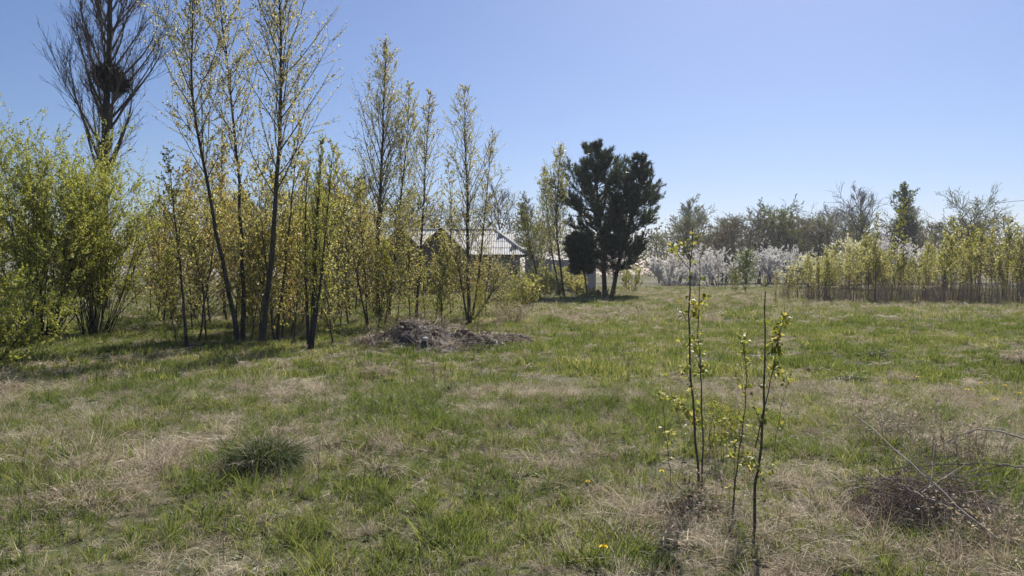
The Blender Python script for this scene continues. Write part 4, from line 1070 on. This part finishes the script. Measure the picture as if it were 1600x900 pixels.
tussock(1597, 565, 50, .4, DS, 415, 'brown weedy tussock at the right picture edge', n=260)
tussock(1330, 588, 55, .24, GS, 416, 'green tussock right of the dark low one', n=180, dead=.0)
tussock(1085, 785, 90, .3, GS, 417, 'grass tuft around the foot of the two stemmed sapling', n=420, dead=.4)
tussock(850, 640, 30, .16, GS, 418, 'fresh green tussock in the middle of the field', n=140, dead=0, drop=.5)
tussock(1285, 573, 60, .2, GD, 420, 'flat tussock coloured dark as tuft shadow, just above the green one in the right field', n=160, dead=.1)  # dark blade colour stands in for shadow between tufts
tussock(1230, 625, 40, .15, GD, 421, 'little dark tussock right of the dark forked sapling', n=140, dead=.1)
tussock(690, 690, 40, .2, DS, 419, 'small straw tussock behind the small dark green one', n=200)

# ------------------------------------------------------------------ foreground saplings with single leaves
def leaf_shape(seed):
    rng = np.random.default_rng(seed)
    prof = [(0, .0), (.12, .30), (.3, .46), (.5, .42), (.72, .26), (.88, .11), (1, 0)]
    v, t, q = [], [], []
    v.append((0, 0, 0))
    for (s, w) in prof[1:-1]:
        zc = -.25 * s * s
        v += [(s, w, zc + w * .28), (s, 0, zc), (s, -w, zc + w * .28)]
    v.append((1, 0, -.25))
    t += [(0, 2, 1), (0, 3, 2)]
    for k in range(len(prof) - 3):
        a = 1 + 3 * k
        q += [(a, a + 1, a + 4, a + 3), (a + 1, a + 2, a + 5, a + 4)]
    a = 1 + 3 * (len(prof) - 3); e = len(v) - 1
    t += [(a, a + 1, e), (a + 1, a + 2, e)]
    v = np.array(v); v[:, 1] *= rng.uniform(.85, 1.1); v[:, 2] += rng.normal(0, .02, len(v))
    return v, t, q
LM = []
for k, ti in enumerate((.05, .3, .45, .6, .8, 1.0)):
    v, t, q = leaf_shape(600 + k)
    LM.append(mesh_np('leaf', v, t, q, leaf_fresh, np.full(len(v), ti), True))
def fg_sapling(stems, Yd, seed, label, nleaf, size=.034, name='poplar_sapling', side=8):
    """stems: list of (pixel polyline, base radius, depth offset) ; leaf by leaf"""
    rng = np.random.default_rng(seed)
    base = at(stems[0][0][0][0], stems[0][0][0][1], Yd); base[2] = gz(base[0], Yd)
    e = empty(name, base, label, 'sapling')
    twigs = []
    for (pix, r0, dy, clothed) in stems:
        P = np.array([at(px, py, Yd + dy * k / max(1, len(pix) - 1)) for k, (px, py) in enumerate(pix)])
        if dy >= 0 and pix[0][1] > 700 or True:
            gzz = gz(P[0][0], P[0][1])
            if P[0][2] < gzz + .25: P[0][2] = gzz - .04
        P = resample(P, 14) - base; P[2:-1] += rng.normal(0, .004, (11, 3))
        m = MB(); m.tube(P, r0 * (np.linspace(1, 0, 14) ** .9 * .68 + .32), 7); so = m.build('stem', bark_sapling, e, smooth=True)
        H = np.linalg.norm(np.diff(P, axis=0), axis=1).sum()
        for j in range(side):
            q, d = along(P, rng.uniform(.2, .9)); L = H * rng.uniform(.05, .14)
            C = path(rng, q, spread(rng, d, rng.uniform(.5, .9), rng.uniform(0, 6.28)), L, 4, .08, .12)
            m = MB(); m.tube(C, np.linspace(r0 * .3, .0012, 5), 4); m.build('twig', bark_sapling, so)
            twigs.append((C, .5, 1.0))
        twigs.append((P, 1.0 * clothed, H))
    tot = sum(w for _, w, _ in twigs)
    for k in range(nleaf):
        u = rng.uniform(0, tot)
        for C, w, h in twigs:
            if u < w: break
            u -= w
        s = (rng.uniform(.18, 1.0) ** .8 if rng.uniform() < .7 else rng.uniform(.75, 1)) if h > .6 else rng.uniform(.4, 1)
        q, d = along(C, s)
        for _ in range(rng.integers(1, 3)):                                  # small rosettes
            dr = nrm(d * .3 + rng.normal(0, .6, 3) + np.array((0, 0, .05))); q2 = q + dr * rng.uniform(.012, .03)
            o = link('leaf', LM[rng.integers(0, 6)], e)
            up = nrm(rng.normal(0, .55, 3) + Z); y_ = nrm(np.cross(up, dr)); z_ = np.cross(dr, y_)
            sz = size * rng.uniform(.55, 1.2)
            M = Matrix(((dr[0], y_[0], z_[0]), (dr[1], y_[1], z_[1]), (dr[2], y_[2], z_[2]))).to_4x4() @ Matrix.Scale(sz, 4)
            M.translation = Vector(q2); o.matrix_local = M
    return e
fg_sapling([([(1094, 770), (1088, 690), (1079, 600), (1076, 480), (1080, 420), (1082, 355)], .0105, .1, 1.0), ([(1096, 765), (1100, 690), (1096, 600), (1090, 500), (1093, 405)], .007, .15, .8)],
           5.4, 701, 'two stemmed poplar sapling, taller one of the foreground saplings', 180, .038)
fg_sapling([([(1180, 830), (1178, 780), (1190, 690), (1195, 600), (1196, 530), (1196, 455)], .0105, .1, .55), ([(1180, 700), (1198, 620), (1215, 540), (1226, 478)], .0045, .15, .8)],
           4.6, 702, 'dark stemmed sapling with a bare forked top right of the two stemmed one', 135, .037, side=6)
fg_sapling([([(1143, 790), (1150, 730), (1165, 650), (1168, 590), (1160, 520)], .0055, .1, .8), ([(1145, 760), (1150, 700), (1130, 650)], .003, .05, .4)],
           5.0, 703, 'thin sapling between the two dark stemmed saplings', 95, .034, side=5)
fg_sapling([([(1050, 745), (1042, 690), (1036, 640), (1035, 595)], .0035, .05, .8), ([(1050, 750), (1075, 700), (1045, 600), (1040, 570)], .0025, .1, .8)], 5.7, 704, 'short spindly sapling left of the two stemmed one', 60, .034, side=2)
fg_sapling([([(1205, 715), (1215, 660), (1225, 620), (1240, 570)], .003, .05, .8)], 6.2, 705, 'short thin sapling behind the dark forked one', 26, .036, side=2)
for k, (px, py, h) in enumerate([(1130, 640, .55), (1110, 620, .5), (1150, 600, .35)]):
    g = onground(px, py + 75)
    plant_shrub('weed_plant', (g[0], g[1], gz(g[0], g[1])), shrub_mesh(720 + k, 7, h, .35, .003, 5, 4, .022, ntw2=2, base_r=.05, l1=.45), (bark_dark, bark_dark, leaf_fresh),
                ['wispy leafy weed behind the thin middle sapling', 'wispy leafy weed right of the two stemmed sapling', 'smallest wispy weed behind the foreground saplings'][k], 'weed')

# ------------------------------------------------------------------ brush pile, branches and dead weeds at the right
g = onground(1445, 790)
bp = empty('brush_pile', (g[0], g[1], gz(g[0], g[1])), 'low heap of dark dead twigs in the right foreground', 'brush pile')
bp.scale = (1.0, 1.0, 1.25)
rng = np.random.default_rng(801)
for k in range(70):
    a = rng.uniform(0, 6.28); r = rng.uniform(0, .42); hh = .24 * (1 - (r / .5) ** 2) * (1 + .5 * math.sin(a * 2 + 1))
    p = np.array((r * math.cos(a) * 1.1, r * math.sin(a) * .8, hh * rng.uniform(.3, 1)))
    b = rng.uniform(0, 6.28); L = rng.uniform(.25, .75)
    m = MB(); C = path(rng, p - np.array((math.cos(b), math.sin(b), 0)) * L / 2, (math.cos(b), math.sin(b), rng.normal(0, .18)), L, 5, .14, -.01); C[:, 2] = np.maximum(C[:, 2], .01)
    r0 = rng.uniform(.0014, .004)
    m.tube(C, np.linspace(r0, r0 * .4, 6), 4); m.build('branch', stick_mat if rng.uniform() < .25 else brush_mat, bp)
m = MB()
for k in range(1500):
    a = rng.uniform(0, 6.28); r = .55 * math.sqrt(rng.uniform(0, 1)); hh = .24 * max(0, 1 - (r / .52) ** 2) * (1 + .5 * math.sin(a * 2 + 1))
    p = np.array((r * math.cos(a), r * math.sin(a) * .7, hh * rng.uniform(0, 1))); d = rng.normal(0, 1, 3) * (1, 1, .5)
    m.tube(path(rng, p, d, rng.uniform(.08, .28), 3, .2), [.0022, .002, .0016, .0012], 3)
tag(m.build('fine_twigs', brush_mat, bp), kind='stuff')

def fallen(pix, Ys, r0, seed, label, mat=stick_mat, sides=2):
    rng = np.random.default_rng(seed)
    P = np.array([at(px, py, y) for (px, py), y in zip(pix, Ys)])
    P[:, 2] = np.maximum(P[:, 2], height(P[:, 0], P[:, 1]) + r0)
    b = P[0].copy(); P = resample(P, 14) - b; P[1:-1] += rng.normal(0, .004, (12, 3))
    e = empty('fallen_branch', b, label, 'branch')
    m = MB(); m.tube(P, r0 * np.linspace(1, .4, 14), 6); m.build('limb', mat, e, smooth=True)
    for j in range(sides):
        q, d = along(P, rng.uniform(.3, .85)); C = path(rng, q, spread(rng, d, .5, rng.uniform(0, 6.28)), rng.uniform(.15, .35), 4, .1)
        m = MB(); m.tube(C, np.linspace(r0 * .5, r0 * .2, 5), 4); m.build('side_twig', mat, e)
fallen([(1558, 842), (1500, 795), (1430, 730), (1385, 690), (1338, 650)], [4.5, 4.7, 4.95, 5.2, 5.5], .0075, 811, 'long pale straight branch lying across the brush pile')
fallen([(1480, 792), (1430, 770), (1385, 748), (1356, 728)], [4.8, 4.95, 5.1, 5.3], .006, 812, 'shorter pale branch under the long straight one')
fallen([(1605, 688), (1570, 675), (1530, 670), (1500, 678), (1480, 692)], [5.5, 5.6, 5.7, 5.8, 5.9], .0075, 813, 'arched thin branch above the brush pile at the right edge')
fallen([(1610, 731), (1570, 727), (1520, 722)], [5.2, 5.25, 5.3], .007, 814, 'dark horizontal branch at the right edge beside the brush pile', brush_mat)
fallen([(1320, 768), (1350, 758), (1372, 752)], [5.2, 5.2, 5.2], .0045, 815, 'short pale stick left of the brush pile')
fallen([(1440, 770), (1480, 745), (1512, 722)], [4.9, 4.95, 5.0], .0045, 816, 'pale stick rising to the right out of the brush pile')
for k, (px, py, w, h, n, lab) in enumerate([(1395, 690, .34, .46, 130, 'grey upright dead weed clump behind the brush pile'), (1510, 715, .34, .4, 100, 'brownish dead weed clump behind the brush pile, nearer the right edge'),
                                           (1570, 840, .45, .3, 150, 'matted pale dead weed clump below the brush pile at the right'), (1100, 800, .26, .3, 80, 'pinkish dead weed clump at the foot of the two stemmed sapling')]):
    g = onground(px, py)
    plant_shrub('dead_weed_clump', (g[0], g[1], gz(g[0], g[1])), shrub_mesh(830 + k, n, h, .55, .0022, 3, 0.6, .03, ntw2=1, base_r=w, l1=.4), (stick_mat if k in (0, 2) else brush_mat, stick_mat if k in (0, 2) else brush_mat, straw_self), lab, 'weeds')

# dead upright stalks dotted over the field
rng = np.random.default_rng(850); protoS = []
for k in range(4):
    m = MB(); H = rng.uniform(.3, .55); S = path(rng, (0, 0, -.02), (rng.normal(0, .12), rng.normal(0, .12), 1), H, 5, .05); m.tube(S, np.linspace(.0028, .0012, 6), 4)
    for j in range(5):
        q, d = along(S, rng.uniform(.4, 1)); m.tube(path(rng, q, spread(rng, d, .6, rng.uniform(0, 6.28)), rng.uniform(.04, .12), 3, .1), [.0014, .0013, .0012, .001], 3)
    protoS.append(m.mesh('dead_stalk', brush_mat))
for k in range(46):
    px, py = rng.uniform(20, 1590), 560 + 330 * rng.uniform(0, 1) ** 1.3
    g = onground(px, py); o = link('dead_stalk', protoS[k % 4], None, (g[0], g[1], gz(g[0], g[1]))); o.rotation_euler = (0, 0, float(rng.uniform(0, 6.28)))
    s = float(rng.uniform(.55, 1.1)) * (1.0 if g[1] < 8 else 1.3); o.scale = (s, s, s)
    wp = 'left of the large dark tussock' if px < 400 else ('left of the two stemmed sapling' if px < 1060 else 'right of the two stemmed sapling')
    wd = 'near the bottom edge' if py > 760 else ('in the middle distance' if py > 640 else 'far back in the field')
    tag(o, 'thin dead weed stalk %s, %s' % (wp, wd), 'weed', 'dead stalks %s %s' % (wp, wd))
for k, (px, py, h) in enumerate([(683, 612, 1.5), (704, 612, 1.6), (498, 770, 1.0), (732, 612, 1.3)]):
    g = onground(px, py); o = link('dead_stalk', protoS[k % 4], None, (g[0], g[1], gz(g[0], g[1]))); o.scale = (h, h, h)
    tag(o, ['left dark stalk of the three before the mound', 'middle dark stalk of the three before the mound', 'dark stalk alone right of the large dark tussock', 'right dark stalk of the three before the mound'][k], 'weed')

# ------------------------------------------------------------------ dandelions
def dandelion(px, py, label, group=None, s=1.0):
    g = onground(px, py); z = gz(g[0], g[1]); e = empty('dandelion', (g[0], g[1], z), label, 'flower', group); rng = np.random.default_rng(int(px * 7 + py))
    e.scale = (s, s, s)
    m = MB(); S = path(rng, (0, 0, -.01), (rng.normal(0, .15), rng.normal(0, .15), 1), .10, 4, .04); m.tube(S, [.002] * 5, 5); m.build('stalk', grass_self, e)
    m = MB(); c = S[-1]
    for lay in range(4):
        n = 18
        a = np.arange(n) * 6.283 / n + lay * .17; el = .12 + lay * .36
        dr = np.stack((np.cos(a) * math.cos(el), np.sin(a) * math.cos(el), np.full(n, math.sin(el))), 1); L = .021 - lay * .0025
        sd = np.stack((-np.sin(a), np.cos(a), 0 * a), 1) * .0035
        v = np.stack((np.tile(c, (n, 1)), c + dr * L - sd, c + dr * L * 1.12, c + dr * L + sd), 1).reshape(-1, 3)
        i = np.arange(n)[:, None] * 4
        m.raw(v, t=np.concatenate((i + np.array([[0, 1, 2]]), i + np.array([[0, 2, 3]]))), tint=rng.uniform(0, 1))
    m.build('flower_head', petal_mat, e)
    m = MB()
    for k in range(7):
        a = k * .9 + rng.uniform(0, .4); blade(m, rng, (0, 0, .005), (math.cos(a), math.sin(a), .5), .11, .018, .5, rng.uniform(.2, .6), 4)
    m.build('leaf_rosette', grass_self, e)
dandelion(941, 872, 'yellow dandelion nearest the bottom edge', s=1.1)
dandelion(914, 755, 'orange yellow dandelion in the centre foreground', s=.9)
dandelion(1029, 733, 'yellow dandelion left of the two stemmed sapling', s=.9)
for px, py in ((1575, 603), (1533, 598), (1430, 590), (1267, 550), (1590, 615), (1560, 625), (1510, 612), (1485, 600)):
    dandelion(px, py, 'tiny yellow dandelion in the green grass far right', 'far dandelions', s=1.2)

# ------------------------------------------------------------------ thin spring haze over the field
m = MB(); m.box(-445, 445, -445, 445, -1.5, 24)
mt, N, L = nodes('haze_air'); out = N.new('ShaderNodeOutputMaterial'); pv = N.new('ShaderNodeVolumePrincipled')
pv.inputs['Color'].default_value = (.86, .9, 1.0, 1); pv.inputs['Density'].default_value = 0.0003; pv.inputs['Anisotropy'].default_value = .3
L.new(pv.outputs[0], out.inputs['Volume'])
tag(m.build('haze', mt), 'thin pale air haze over the whole field', 'haze', kind='stuff')
